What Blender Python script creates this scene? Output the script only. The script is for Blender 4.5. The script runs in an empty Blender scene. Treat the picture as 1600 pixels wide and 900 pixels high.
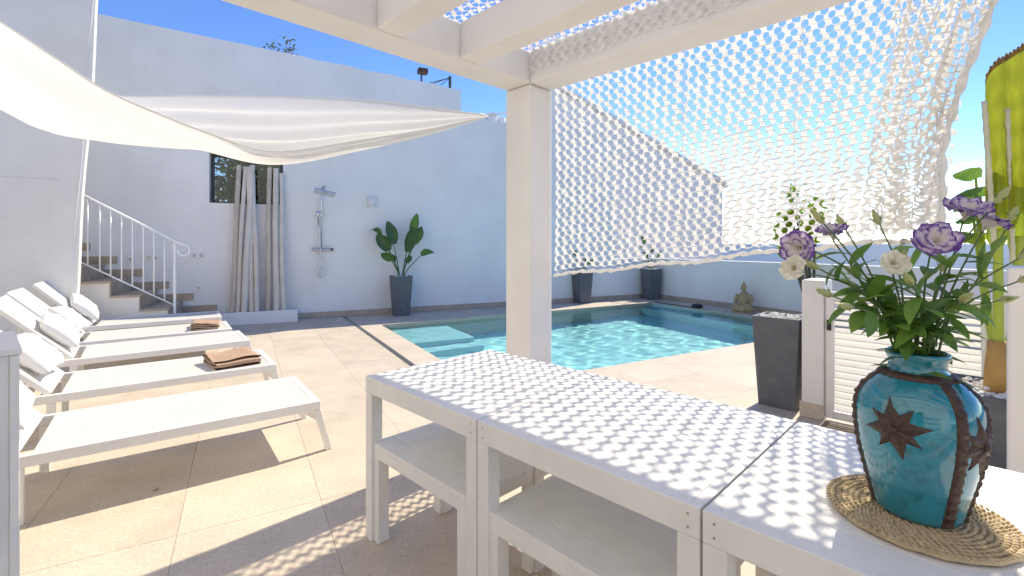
import bpy, bmesh, math, random
from mathutils import Vector, Matrix, noise as mnoise
rnd = random.Random(7)
R = math.radians
scene = bpy.context.scene
col = scene.collection

# ------------------------------------------------------------------ camera, sky, sun, exposure
CH = 1.37
cam_d = bpy.data.cameras.new('camera'); cam = bpy.data.objects.new('camera', cam_d); col.objects.link(cam)
cam.location = (0, 0, CH); cam.rotation_euler = (R(90), 0, 0)
cam_d.sensor_width = 36; cam_d.lens = 747 / 1600 * 36; cam_d.shift_y = -69.4 / 1600
cam_d.clip_start = 0.02; cam_d.clip_end = 60000
scene.camera = cam
SUN_EL = R(49); SUN_AZ = R(45.5)                 # azimuth measured from +X towards +Y
world = bpy.data.worlds.new('World'); scene.world = world; world.use_nodes = True
wn = world.node_tree.nodes; wl = world.node_tree.links
bg = wn['Background']; bg.inputs[1].default_value = 0.125
sky = wn.new('ShaderNodeTexSky'); sky.sky_type = 'NISHITA'; sky.sun_disc = False
sky.sun_elevation = SUN_EL; sky.sun_rotation = R(90) - SUN_AZ
sky.air_density = 1.0; sky.dust_density = 0.0; sky.ozone_density = 3.0; sky.altitude = 3000
tc = wn.new('ShaderNodeTexCoord'); sep = wn.new('ShaderNodeSeparateXYZ'); wl.new(tc.outputs['Generated'], sep.inputs[0])
mp = wn.new('ShaderNodeMapping'); mp.inputs['Scale'].default_value = (2.2, 2.2, 7.0); wl.new(tc.outputs['Generated'], mp.inputs[0])
cn = wn.new('ShaderNodeTexNoise'); cn.inputs['Scale'].default_value = 1.6; cn.inputs['Detail'].default_value = 7
cn.inputs['Roughness'].default_value = 0.58; wl.new(mp.outputs[0], cn.inputs['Vector'])
cr = wn.new('ShaderNodeValToRGB'); cr.color_ramp.elements[0].position = 0.50; cr.color_ramp.elements[1].position = 0.74
wl.new(cn.outputs[0], cr.inputs[0])
el = wn.new('ShaderNodeMapRange'); el.inputs[1].default_value = 0.02; el.inputs[2].default_value = 0.24
el.inputs[3].default_value = 0.9; el.inputs[4].default_value = 0.0; el.clamp = True
wl.new(sep.outputs[2], el.inputs[0])
cm = wn.new('ShaderNodeMath'); cm.operation = 'MULTIPLY'; wl.new(cr.outputs[0], cm.inputs[0]); wl.new(el.outputs[0], cm.inputs[1])
mx = wn.new('ShaderNodeMixRGB'); mx.inputs[2].default_value = (6, 6.2, 6.5, 1)
hs_ = wn.new('ShaderNodeHueSaturation'); hs_.inputs['Saturation'].default_value = 1.22; hs_.inputs['Hue'].default_value = 0.514; wl.new(sky.outputs[0], hs_.inputs['Color'])
wl.new(cm.outputs[0], mx.inputs[0]); wl.new(hs_.outputs[0], mx.inputs[1]); wl.new(mx.outputs[0], bg.inputs[0])
sun_d = bpy.data.lights.new('sun', 'SUN'); sun_o = bpy.data.objects.new('sun', sun_d); col.objects.link(sun_o)
sun_d.energy = 2.3; sun_d.angle = R(0.53); sun_d.color = (1.0, 0.955, 0.89)
sun_dir = Vector((math.cos(SUN_AZ) * math.cos(SUN_EL), math.sin(SUN_AZ) * math.cos(SUN_EL), math.sin(SUN_EL)))
sun_o.rotation_euler = sun_dir.to_track_quat('Z', 'Y').to_euler(); sun_o.location = sun_dir * 30
scene.view_settings.view_transform = 'Standard'; scene.view_settings.look = 'None'
scene.view_settings.exposure = 1.36; scene.view_settings.gamma = 1.0
scene.view_settings.use_white_balance = True; scene.view_settings.white_balance_temperature = 7900; scene.view_settings.white_balance_tint = 5
scene.cycles.use_denoising = True
scene.cycles.max_bounces = 10; scene.cycles.diffuse_bounces = 6; scene.cycles.transparent_max_bounces = 24
scene.cycles.caustics_reflective = False

# ------------------------------------------------------------------ frames of reference
r2 = math.sqrt(.5)
def P(u, v, z=0): return Vector(((u + v) * r2, (v - u) * r2, z))          # pergola and table frame
PU, PV = Vector((r2, -r2, 0)), Vector((r2, r2, 0))
a = R(29.5); E1 = Vector((math.cos(a), math.sin(a), 0)); E2 = Vector((math.sin(a), -math.cos(a), 0))
def Q(e, f, z=0): return E1 * e + E2 * f + Vector((0, 0, z))              # pool and deck frame
WD = Vector((.907, .421, 0)).normalized(); WN = Vector((WD.y, -WD.x, 0)); W0 = Vector((-4.01, 8.643, 0))
def W(s, p, z=0): return W0 + WD * s + WN * p + Vector((0, 0, z))         # back wall frame
UP = Vector((0, 0, 1)); X, Y = Vector((1, 0, 0)), Vector((0, 1, 0))

# ------------------------------------------------------------------ materials
MATS = {}
def mat(name, c, rough=.6, var=.06, scale=6, bump=.0, bscale=60, metal=0, spec=.5, trans=0, c2=None, detail=4, mode='obj', sheen=0, stretch=None):
    m = bpy.data.materials.new(name); m.use_nodes = True; nt = m.node_tree; N = nt.nodes; L = nt.links
    b = N['Principled BSDF']; out = N['Material Output']
    b.inputs['Roughness'].default_value = rough; b.inputs['Metallic'].default_value = metal
    b.inputs['Specular IOR Level'].default_value = spec
    if mode == 'obj': t = N.new('ShaderNodeTexCoord'); vec = t.outputs['Object']
    else: t = N.new('ShaderNodeNewGeometry'); vec = t.outputs['Position']
    if stretch:
        q = N.new('ShaderNodeMapping'); q.inputs['Scale'].default_value = stretch; L.new(vec, q.inputs[0]); vec = q.outputs[0]
    n = N.new('ShaderNodeTexNoise'); n.inputs['Scale'].default_value = scale; n.inputs['Detail'].default_value = detail
    n.inputs['Roughness'].default_value = .62; L.new(vec, n.inputs['Vector'])
    rp = N.new('ShaderNodeValToRGB'); rp.color_ramp.elements[0].position = .3; rp.color_ramp.elements[1].position = .7
    lo = c2 if c2 else tuple(x * (1 - var * 1.6) for x in c); hi = c if c2 else tuple(min(1, x * (1 + var * .6)) for x in c)
    rp.color_ramp.elements[0].color = (*lo, 1); rp.color_ramp.elements[1].color = (*hi, 1)
    L.new(n.outputs[0], rp.inputs[0]); L.new(rp.outputs[0], b.inputs['Base Color'])
    if bump:
        n2 = N.new('ShaderNodeTexNoise'); n2.inputs['Scale'].default_value = bscale; n2.inputs['Detail'].default_value = 5; L.new(vec, n2.inputs['Vector'])
        bp = N.new('ShaderNodeBump'); bp.inputs['Strength'].default_value = min(1, bump); bp.inputs['Distance'].default_value = .01
        L.new(n2.outputs[0], bp.inputs['Height']); L.new(bp.outputs[0], b.inputs['Normal'])
    if trans:
        tr = N.new('ShaderNodeBsdfTranslucent'); L.new(rp.outputs[0], tr.inputs[0])
        ms = N.new('ShaderNodeMixShader'); ms.inputs[0].default_value = trans
        L.new(b.outputs[0], ms.inputs[1]); L.new(tr.outputs[0], ms.inputs[2]); L.new(ms.outputs[0], out.inputs[0])
    MATS[name] = m; return m
M = MATS
mat('plaster', (.83, .825, .82), .85, .05, .9, .6, 14, mode='pos', spec=.2)
mat('plaster_house', (.81, .775, .715), .85, .05, 1.3, .35, 18, mode='pos', spec=.2)
mat('plaster_pergola', (.80, .785, .765), .8, .03, 2, .18, 30, mode='pos', spec=.2)
mat('limestone', (.62, .535, .445), .62, .09, 3.0, .12, 90, mode='pos', spec=.35, detail=8)
mat('limestone_b', (.605, .52, .43), .62, .11, 3.4, .12, 90, mode='pos', spec=.35, detail=8)
mat('limestone_c', (.635, .55, .46), .62, .08, 2.6, .12, 90, mode='pos', spec=.35, detail=8)
mat('grout', (.50, .43, .355), .9, .1, 20, mode='pos')
mat('stone_skirt', (.50, .42, .34), .6, .12, 5, .1, 60, mode='pos')
mat('stair_stone', (.52, .41, .31), .6, .15, 6, .1, 60, mode='pos')
mat('drain_metal', (.42, .44, .46), .35, .1, 20, metal=.8, mode='pos')
mat('pool_step', (.64, .90, .92), .4, .04, 4, mode='pos')
mat('pool_tile', (.66, .97, .99), .35, .05, 4, mode='pos')
mat('white_paint', (.83, .815, .79), .5, .03, 3, .06, 80)
mat('white_table', (.80, .785, .755), .5, .04, 9, .10, 60, stretch=(1, 1, 1))
mat('white_metal', (.82, .80, .76), .38, .03, 5)
mat('rail_white', (.85, .85, .84), .35, .03, 5)
mat('sling', (.84, .835, .82), .7, .03, 30, .1, 400, trans=.42)
mat('pillow', (.87, .865, .86), .9, .03, 8, .15, 60, trans=.1)
mat('towel', (.50, .34, .245), .95, .14, 60, .6, 220, c2=(.40, .26, .18))
mat('sail', (.86, .855, .84), .85, .02, 12, .10, 200, trans=.37)
mat('net', (.88, .87, .85), .75, .05, 14, .1, 80, trans=.34)
mat('rope', (.72, .66, .56), .9, .1, 40)
mat('slate', (.125, .135, .155), .6, .3, 9, .25, 40, c2=(.085, .095, .112))
mat('pebble_white', (.72, .70, .66), .7, .08, 20)
mat('pebble_dark', (.10, .10, .10), .7, .2, 20)
mat('soil', (.10, .075, .055), .95, .3, 40)
mat('log', (.72, .69, .64), .8, .14, 9, .3, 40, c2=(.56, .50, .44), stretch=(1, 1, .25))
mat('log_b', (.62, .56, .49), .8, .14, 9, .3, 40, c2=(.46, .39, .33), stretch=(1, 1, .25))
mat('chrome', (.62, .63, .65), .18, .04, 8, metal=1)
mat('black', (.02, .02, .022), .45, .2, 12)
mat('weave', (.84, .835, .82), .7, .03, 30)
mat('glass_dark', (.02, .025, .02), .08, .2, 4, spec=.6)
mat('frame_dark', (.06, .06, .065), .4, .1, 8)
mat('plastic_white', (.80, .80, .79), .4, .02, 8)
mat('lamp_glass', (.85, .86, .87), .3, .02, 8, trans=.3)
mat('leaf_dark', (.065, .155, .04), .4, .3, 9, trans=.25, c2=(.035, .085, .025))
mat('leaf_mid', (.115, .235, .05), .45, .3, 14, trans=.38, c2=(.06, .155, .03))
mat('leaf_fresh', (.19, .34, .06), .45, .25, 14, trans=.4, c2=(.10, .21, .04))
mat('leaf_lime', (.42, .50, .05), .45, .22, 8, .15, 30, trans=.42, c2=(.28, .38, .03))
mat('leaf_olive', (.12, .15, .06), .6, .3, 10, trans=.2)
mat('banana', (.38, .42, .03), .42, .2, 5, .25, 20, trans=.45, c2=(.26, .29, .02), stretch=(6, 6, .8))
mat('banana_edge', (.40, .23, .05), .6, .5, 30, trans=.3, c2=(.16, .10, .03))
mat('midrib', (.62, .60, .42), .5, .12, 12)
mat('petiole', (.50, .56, .07), .42, .25, 8, .05, 40, stretch=(1, 1, .3), c2=(.26, .36, .04))
mat('banana_base', (.55, .30, .08), .6, .25, 9, .1, 50, stretch=(1, 1, .3), c2=(.42, .24, .07))
mat('stem_green', (.10, .17, .05), .5, .2, 20)
mat('petal_plain', (.84, .80, .80), .6, .06, 20, trans=.3)
mat('petal_purple', (.26, .11, .48), .6, .3, 40, trans=.3, c2=(.15, .05, .33))
mat('petal_cream', (.82, .80, .68), .6, .06, 20, trans=.3)
mat('flower_yellow', (.62, .42, .05), .6, .2, 20)
mat('bud', (.40, .44, .16), .55, .2, 20, trans=.2, c2=(.52, .52, .28))
mat('vase_glaze', (.014, .27, .35), .12, .5, 9, .05, 25, c2=(.008, .15, .21), spec=.6, detail=6)
mat('vase_relief', (.075, .035, .02), .5, .5, 40, .5, 70, c2=(.035, .017, .012))
mat('straw', (.60, .47, .30), .85, .25, 60, .3, 160, c2=(.46, .35, .21))
mat('buddha', (.50, .37, .20), .6, .4, 12, .3, 50, c2=(.30, .21, .11))
mat('ground', (.25, .22, .15), .95, .3, .3, .3, 3, mode='pos')
mat('brown_slat', (.30, .23, .16), .8, .25, 14, .2, 60, stretch=(1, 1, 1))
mat('bronze_trunk', (.16, .12, .08), .9, .3, 20, .4, 60)
mat('rust', (.10, .06, .04), .8, .4, 20)

def pbr_extra():
    m = bpy.data.materials.new('petal'); m.use_nodes = True; N = m.node_tree.nodes; L = m.node_tree.links; b = N['Principled BSDF']
    at = N.new('ShaderNodeAttribute'); at.attribute_name = 'rim'; n = N.new('ShaderNodeTexNoise'); n.inputs['Scale'].default_value = 90
    tx = N.new('ShaderNodeTexCoord'); L.new(tx.outputs['Object'], n.inputs['Vector'])
    ad = N.new('ShaderNodeMath'); ad.operation = 'MULTIPLY_ADD'; ad.inputs[1].default_value = .35; L.new(n.outputs[0], ad.inputs[0]); L.new(at.outputs['Fac'], ad.inputs[2])
    rp = N.new('ShaderNodeValToRGB'); e = rp.color_ramp.elements; e[0].position = .55; e[0].color = (.82, .77, .74, 1); e[1].position = 1.12; e[1].color = (.12, .035, .30, 1)
    e2 = rp.color_ramp.elements.new(.82); e2.color = (.66, .55, .70, 1); L.new(ad.outputs[0], rp.inputs[0]); L.new(rp.outputs[0], b.inputs['Base Color']); b.inputs['Roughness'].default_value = .7
    tr = N.new('ShaderNodeBsdfTranslucent'); L.new(rp.outputs[0], tr.inputs[0]); ms = N.new('ShaderNodeMixShader'); ms.inputs[0].default_value = .35
    L.new(b.outputs[0], ms.inputs[1]); L.new(tr.outputs[0], ms.inputs[2]); L.new(ms.outputs[0], N['Material Output'].inputs[0]); M['petal'] = m
    # deep sea sheet
    m = bpy.data.materials.new('sea'); m.use_nodes = True; N = m.node_tree.nodes; L = m.node_tree.links; b = N['Principled BSDF']
    b.inputs['Base Color'].default_value = (.03, .095, .19, 1); b.inputs['Roughness'].default_value = .6; b.inputs['Specular IOR Level'].default_value = .12
    g = N.new('ShaderNodeNewGeometry'); n = N.new('ShaderNodeTexNoise'); n.inputs['Scale'].default_value = .25; n.inputs['Detail'].default_value = 6
    L.new(g.outputs['Position'], n.inputs['Vector']); bp = N.new('ShaderNodeBump'); bp.inputs['Strength'].default_value = .9; bp.inputs['Distance'].default_value = 1.5
    L.new(n.outputs[0], bp.inputs['Height']); L.new(bp.outputs[0], b.inputs['Normal']); M['sea'] = m
    # window pane
    m = bpy.data.materials.new('pane'); m.use_nodes = True; N = m.node_tree.nodes; L = m.node_tree.links; N.remove(N['Principled BSDF'])
    t = N.new('ShaderNodeBsdfTransparent'); t.inputs[0].default_value = (.75, .8, .78, 1); gl = N.new('ShaderNodeBsdfGlossy'); gl.inputs['Roughness'].default_value = .03
    f = N.new('ShaderNodeFresnel'); f.inputs[0].default_value = 1.5; ms = N.new('ShaderNodeMixShader')
    L.new(f.outputs[0], ms.inputs[0]); L.new(t.outputs[0], ms.inputs[1]); L.new(gl.outputs[0], ms.inputs[2]); L.new(ms.outputs[0], N['Material Output'].inputs[0]); M['pane'] = m
    # pool water
    m = bpy.data.materials.new('water'); m.use_nodes = True; N = m.node_tree.nodes; L = m.node_tree.links; N.remove(N['Principled BSDF'])
    g = N.new('ShaderNodeBsdfGlass'); g.inputs['IOR'].default_value = 1.33; g.inputs['Roughness'].default_value = 0; g.inputs[0].default_value = (.74, .97, 1, 1)
    L.new(g.outputs[0], N['Material Output'].inputs[0])
    M['water'] = m
def streaks(name, tint, amt):
    m = M[name]; N = m.node_tree.nodes; L = m.node_tree.links; b = N['Principled BSDF']; src = b.inputs['Base Color'].links[0].from_socket
    g_ = N.new('ShaderNodeNewGeometry'); mp_ = N.new('ShaderNodeMapping'); mp_.inputs['Scale'].default_value = (3.2, 3.2, .22); L.new(g_.outputs['Position'], mp_.inputs[0])
    n = N.new('ShaderNodeTexNoise'); n.inputs['Scale'].default_value = 1.5; n.inputs['Detail'].default_value = 6; n.inputs['Roughness'].default_value = .65; L.new(mp_.outputs[0], n.inputs['Vector'])
    rp = N.new('ShaderNodeValToRGB'); rp.color_ramp.elements[0].position = .5; rp.color_ramp.elements[1].position = .78; rp.color_ramp.elements[1].color = (amt, amt, amt, 1); rp.color_ramp.elements[0].color = (0, 0, 0, 1); L.new(n.outputs[0], rp.inputs[0])
    mx_ = N.new('ShaderNodeMixRGB'); mx_.inputs[2].default_value = (*tint, 1); L.new(rp.outputs[0], mx_.inputs[0]); L.new(src, mx_.inputs[1]); L.new(mx_.outputs[0], b.inputs['Base Color'])
def speckle(name):
    m = M[name]; N = m.node_tree.nodes; L = m.node_tree.links; b = N['Principled BSDF']; src = b.inputs['Base Color'].links[0].from_socket
    g_ = N.new('ShaderNodeNewGeometry'); n = N.new('ShaderNodeTexNoise'); n.inputs['Scale'].default_value = 55; n.inputs['Detail'].default_value = 8; n.inputs['Roughness'].default_value = .8; L.new(g_.outputs['Position'], n.inputs['Vector'])
    rp = N.new('ShaderNodeValToRGB'); e = rp.color_ramp.elements; e[0].position = .36; e[0].color = (.72, .68, .62, 1); e[1].position = .56; e[1].color = (1, 1, 1, 1); L.new(n.outputs[0], rp.inputs[0])
    mx_ = N.new('ShaderNodeMixRGB'); mx_.blend_type = 'MULTIPLY'; mx_.inputs[0].default_value = .8; L.new(src, mx_.inputs[1]); L.new(rp.outputs[0], mx_.inputs[2]); L.new(mx_.outputs[0], b.inputs['Base Color'])
def weave_bump(name, sc, st):
    m = M[name]; N = m.node_tree.nodes; L = m.node_tree.links; b = N['Principled BSDF']
    t = N.new('ShaderNodeTexCoord'); w1 = N.new('ShaderNodeTexWave'); w1.inputs['Scale'].default_value = sc; w1.bands_direction = 'X'; w2 = N.new('ShaderNodeTexWave'); w2.inputs['Scale'].default_value = sc; w2.bands_direction = 'Y'
    mm = N.new('ShaderNodeMath'); mm.operation = 'MULTIPLY'
    for w_ in (w1, w2): L.new(t.outputs['Object'], w_.inputs['Vector'])
    L.new(w1.outputs['Fac'], mm.inputs[0]); L.new(w2.outputs['Fac'], mm.inputs[1]); bp = N.new('ShaderNodeBump'); bp.inputs['Strength'].default_value = st; bp.inputs['Distance'].default_value = .003
    L.new(mm.outputs[0], bp.inputs['Height']); L.new(bp.outputs[0], b.inputs['Normal'])
pbr_extra()
weave_bump('sling', 45, .5)
for n_ in ('limestone', 'limestone_b', 'limestone_c', 'stone_skirt', 'stair_stone'): speckle(n_)
def glaze():
    m = M['vase_glaze']; N = m.node_tree.nodes; L = m.node_tree.links; b = N['Principled BSDF']; src = b.inputs['Base Color'].links[0].from_socket
    t = N.new('ShaderNodeTexCoord'); n = N.new('ShaderNodeTexNoise'); n.inputs['Scale'].default_value = 160; n.inputs['Detail'].default_value = 3; L.new(t.outputs['Object'], n.inputs['Vector'])
    rp = N.new('ShaderNodeValToRGB'); rp.color_ramp.elements[0].position = .66; rp.color_ramp.elements[1].position = .74; rp.color_ramp.elements[0].color = (0, 0, 0, 1); rp.color_ramp.elements[1].color = (.55, .55, .55, 1); L.new(n.outputs[0], rp.inputs[0])
    mx_ = N.new('ShaderNodeMixRGB'); mx_.inputs[2].default_value = (.10, .42, .48, 1); L.new(rp.outputs[0], mx_.inputs[0]); L.new(src, mx_.inputs[1])
    n3 = N.new('ShaderNodeTexNoise'); n3.inputs['Scale'].default_value = 22; n3.inputs['Detail'].default_value = 6; n3.inputs['Distortion'].default_value = 1.2; L.new(t.outputs['Object'], n3.inputs['Vector'])
    r3 = N.new('ShaderNodeValToRGB'); r3.color_ramp.elements[0].position = .56; r3.color_ramp.elements[1].position = .72; r3.color_ramp.elements[0].color = (0, 0, 0, 1); r3.color_ramp.elements[1].color = (.6, .6, .6, 1); L.new(n3.outputs[0], r3.inputs[0])
    m3 = N.new('ShaderNodeMixRGB'); m3.inputs[2].default_value = (.004, .07, .10, 1); L.new(r3.outputs[0], m3.inputs[0]); L.new(mx_.outputs[0], m3.inputs[1]); L.new(m3.outputs[0], b.inputs['Base Color'])
    b.inputs['Coat Weight'].default_value = .6; b.inputs['Coat Roughness'].default_value = .06
glaze()
streaks('plaster', (.62, .60, .56), .16); streaks('plaster_house', (.62, .57, .50), .18); streaks('plaster_pergola', (.64, .60, .54), .18); streaks('white_table', (.66, .63, .57), .22)

# ------------------------------------------------------------------ geometry helpers
class G:
    def __init__(s): s.v = []; s.f = []; s.mi = []
    def add(s, vs, fs, mi=0):
        o = len(s.v); s.v += [Vector(x) for x in vs]
        for f in fs: s.f.append(tuple(i + o for i in f)); s.mi.append(mi)
        return s
    def box(s, c, ax, ay, az, dx, dy, dz, mi=0):
        c = Vector(c); vs = [c + ax * (i * dx / 2) + ay * (j * dy / 2) + az * (k * dz / 2) for k in (-1, 1) for j in (-1, 1) for i in (-1, 1)]
        fs = [(0, 2, 3, 1), (4, 5, 7, 6), (0, 1, 5, 4), (2, 6, 7, 3), (0, 4, 6, 2), (1, 3, 7, 5)]
        if ax.cross(ay).dot(az) < 0: fs = [f[::-1] for f in fs]
        return s.add(vs, fs, mi)
    def span(s, fr, a0, a1, b0, b1, z0, z1, mi=0):
        ax = (fr(1, 0, 0) - fr(0, 0, 0)); ay = (fr(0, 1, 0) - fr(0, 0, 0))
        return s.box(fr((a0 + a1) / 2, (b0 + b1) / 2, (z0 + z1) / 2), ax, ay, UP, abs(a1 - a0), abs(b1 - b0), abs(z1 - z0), mi)
    def tube(s, pts, rad, n=8, mi=0, cap=True, flat=1.0, upv=None):
        pts = [Vector(p) for p in pts]; k = len(pts); rad = rad if isinstance(rad, (list, tuple)) else [rad] * k
        vs = []; ref = None
        for i, p in enumerate(pts):
            t = (pts[min(i + 1, k - 1)] - pts[max(i - 1, 0)]).normalized()
            if ref is None:
                ref = Vector(upv) if upv else (UP if abs(t.z) < .9 else X)
            x = t.cross(ref); x = x.normalized() if x.length > 1e-6 else t.orthogonal().normalized(); y = x.cross(t).normalized(); ref = y
            for j in range(n):
                q = 2 * math.pi * j / n; vs.append(p + (x * math.cos(q) + y * math.sin(q) * flat) * rad[i])
        fs = [(i * n + j, i * n + (j + 1) % n, (i + 1) * n + (j + 1) % n, (i + 1) * n + j) for i in range(k - 1) for j in range(n)]
        fs = [f[::-1] for f in fs]
        if cap: fs += [tuple(range(n)), tuple(range((k - 1) * n, k * n))[::-1]]
        return s.add(vs, fs, mi)
    def lathe(s, prof, c=(0, 0, 0), n=32, mi=0):
        c = Vector(c); k = len(prof)
        vs = [c + Vector((r * math.cos(2 * math.pi * j / n), r * math.sin(2 * math.pi * j / n), z)) for r, z in prof for j in range(n)]
        fs = [(i * n + j, i * n + (j + 1) % n, (i + 1) * n + (j + 1) % n, (i + 1) * n + j) for i in range(k - 1) for j in range(n)]
        return s.add(vs, fs, mi)
    def ball(s, c, r, n=10, m=7, mi=0, ax=None):
        r = r if isinstance(r, (tuple, list)) else (r, r, r); c = Vector(c)
        ax = ax or (X, Y, UP); vs = []
        for i in range(m + 1):
            th = math.pi * i / m
            for j in range(n):
                ph = 2 * math.pi * j / n
                vs.append(c + ax[0] * (r[0] * math.sin(th) * math.cos(ph)) + ax[1] * (r[1] * math.sin(th) * math.sin(ph)) + ax[2] * (r[2] * math.cos(th)))
        fs = [(i * n + j, (i + 1) * n + j, (i + 1) * n + (j + 1) % n, i * n + (j + 1) % n) for i in range(m) for j in range(n)]
        return s.add(vs, fs, mi)
    def grid(s, fn, nu, nv, mi=0):
        vs = [fn(i / nu, j / nv) for j in range(nv + 1) for i in range(nu + 1)]
        fs = [(j * (nu + 1) + i, j * (nu + 1) + i + 1, (j + 1) * (nu + 1) + i + 1, (j + 1) * (nu + 1) + i) for j in range(nv) for i in range(nu)]
        return s.add(vs, fs, mi)
def tag(o, label=None, cat=None, group=None, kind=None):
    if label: o['label'] = label
    if cat: o['category'] = cat
    if group: o['group'] = group
    if kind: o['kind'] = kind
    return o
def thing(name, label, cat, loc=(0, 0, 0), rotz=0, group=None):
    o = bpy.data.objects.new(name, None); o.empty_display_size = .1; col.objects.link(o)
    o.location = loc; o.rotation_euler = (0, 0, rotz); return tag(o, label, cat, group)
def obj(name, g, m, parent=None, local=False, smooth=False, bevel=0, loc=None, merge=False):
    """links g as one mesh object; world coordinates unless local"""
    off = Vector((0, 0, 0))
    if not local:
        if parent is not None:
            q = parent
            while q is not None: off = off + Vector(q.location); q = q.parent
        elif loc is not None: off = Vector(loc)
    me = bpy.data.meshes.new(name); me.from_pydata([v - off for v in g.v], [], g.f)
    for mm in (m if isinstance(m, (list, tuple)) else [m]): me.materials.append(M[mm])
    me.polygons.foreach_set('material_index', g.mi)
    if bevel or merge or smooth:
        bm = bmesh.new(); bm.from_mesh(me)
        if merge or smooth: bmesh.ops.remove_doubles(bm, verts=bm.verts, dist=1e-5)
        if bevel: bmesh.ops.bevel(bm, geom=[e for e in bm.edges if e.is_manifold and e.calc_face_angle(0) > .5], offset=bevel, segments=2, affect='EDGES', profile=.5, clamp_overlap=True)
        bm.to_mesh(me); bm.free()
    if smooth: me.polygons.foreach_set('use_smooth', [True] * len(me.polygons))
    me.update()
    o = bpy.data.objects.new(name, me); col.objects.link(o)
    if parent is not None: o.parent = parent
    elif loc is not None: o.location = loc
    return o
def smooth_by_angle(o, ang=40):
    me = o.data; bm = bmesh.new(); bm.from_mesh(me)
    for f in bm.faces: f.smooth = True
    for e in bm.edges: e.smooth = not (e.is_manifold and e.calc_face_angle(0) > R(ang))
    bm.to_mesh(me); bm.free()
def px(x, y, d): return Vector(((x - 800) / 747 * d, d, CH + (380.6 - y) / 747 * d))
def nz(p, sc=1.0, seed=0): return mnoise.noise(Vector((p[0] * sc + seed, p[1] * sc - seed, p[2] * sc + seed * .5)))

# ================================================================== SETTING
# sea and land
tag(obj('sea', G().add([(-30000, -30000, -16), (30000, -30000, -16), (30000, 30000, -16), (-30000, 30000, -16)], [(0, 1, 2, 3)]), 'sea'), kind='structure')
g = G(); ring = []
for k, (rr, z) in enumerate(((0, -2.2), (22, -2.4), (60, -5), (110, -13), (140, -19))):
    for j in range(48):
        q = 2 * math.pi * j / 48; w = 1 + .12 * math.sin(3 * q + 1) + .06 * math.sin(7 * q)
        g.v.append(Vector((math.cos(q) * rr * w, math.sin(q) * rr * w, z + (.5 * math.sin(5 * q) if 0 < k < 3 else 0))))
for k in range(4):
    for j in range(48): g.f.append((k * 48 + j, k * 48 + (j + 1) % 48, (k + 1) * 48 + (j + 1) % 48, (k + 1) * 48 + j)); g.mi.append(0)
g.f = [f[::-1] for f in g.f]
tag(obj('ground', g, 'ground', smooth=True), kind='structure')

# terrace: grout bed with the tiles laid on it
PE0, PE1, PF0, PF1 = 2.05, 8.33, -8.10, -4.12          # pool opening in the deck frame
GU0, GU1 = 1.64, 1.71                                   # drain channel
g = G()
for (e0, e1, f0, f1) in ((-9, PE0, -14, 4.5), (PE1, 13, -14, 4.5), (PE0, PE1, -14, PF0), (PE0, PE1, PF1, 4.5)):
    g.span(Q, e0, e1, f0, f1, -2.6, -.012)
terrace = tag(obj('terrace', g, 'grout'), kind='structure')
def tile_rows(e0, e1, f0, f1, te, tf, off=0):
    ne = max(1, round((e1 - e0) / te)); nf = max(1, round((f1 - f0) / tf)); te = (e1 - e0) / ne; tf = (f1 - f0) / nf
    protos = []
    for m_ in ('limestone', 'limestone_b', 'limestone_c'):
        t = G().box((0, 0, -.0055), E1, E2, UP, te - .0016, tf - .0016, .011); protos.append((t, m_))
    meshes = {}
    for i in range(ne):
        for j in range(nf):
            c = Q(e0 + (i + .5) * te, f0 + (j + .5) * tf, 0)
            # only where the terrace can be seen
            if c.y < .3 or c.x < -9 or c.y > 14 or abs(c.x) > 1.3 * c.y + 1.2: continue
            if (c - W0).dot(WN) < -.35: continue
            k = rnd.randrange(3)
            if k not in meshes:
                o = obj('floor_tile', protos[k][0], protos[k][1], terrace, local=True, bevel=.0008); meshes[k] = o.data
            else:
                o = bpy.data.objects.new('floor_tile', meshes[k]); col.objects.link(o); o.parent = terrace
            o.location = c + Vector((0, 0, rnd.uniform(-.0006, .0006)))
tile_rows(GU0 - .635 * 14, GU0, -9.6, 1.2, .635, .95)
tile_rows(GU1, PE0, PF0, PF1, .34, .66)
tile_rows(GU1, PE0, -9.6, PF0, .34, .5)
tile_rows(PE0, PE1, -9.6, PF0, .785, .5)
tile_rows(PE1, PE1 + .9, -9.6, PF1, .9, .66)
tile_rows(GU1, PE0, PF1, 1.2, .34, .67)
tile_rows(PE0, PE1 + .9, PF1, 1.2, .72, .67)
g = G(); g.span(Q, GU0 + .006, GU1 - .006, -9.6, 0, -.011, -.001)
for k in range(120): pass
obj('drain_cover', g, 'drain_metal', terrace)
g = G()
for k in range(2): g.span(Q, GU0 + .02 + k * .022, GU0 + .028 + k * .022, -9.6, 0, -.001, .0015)
obj('drain_slot', g, 'frame_dark', terrace)

# pool basin, steps, water
PD = 1.38; g = G()
def pq(e, f, z): return Q(e, f, z)
c4 = [(PE0, PF0), (PE1, PF0), (PE1, PF1), (PE0, PF1)]
g.add([Q(e, f, -PD) for e, f in c4] + [Q(e, f, -.013) for e, f in c4], [(0, 1, 2, 3)[::-1], (0, 1, 5, 4)[::-1], (1, 2, 6, 5)[::-1], (2, 3, 7, 6)[::-1], (3, 0, 4, 7)[::-1]])
g.f = [f[::-1] for f in g.f]
basin = tag(obj('pool_basin', g, 'pool_tile', merge=True), kind='structure')
for k, (f1_, z) in enumerate(((-6.85, -.28), (-6.5, -.56), (-6.15, -.84), (-5.8, -1.12))):
    f0_ = PF0 + .002 if k == 0 else (-6.85, -6.5, -6.15)[k - 1]
    obj('pool_step', G().span(Q, PE0 + .002, PE0 + 1.15, f0_, f1_, -PD + .002, z), 'pool_step', basin, bevel=.012)
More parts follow.
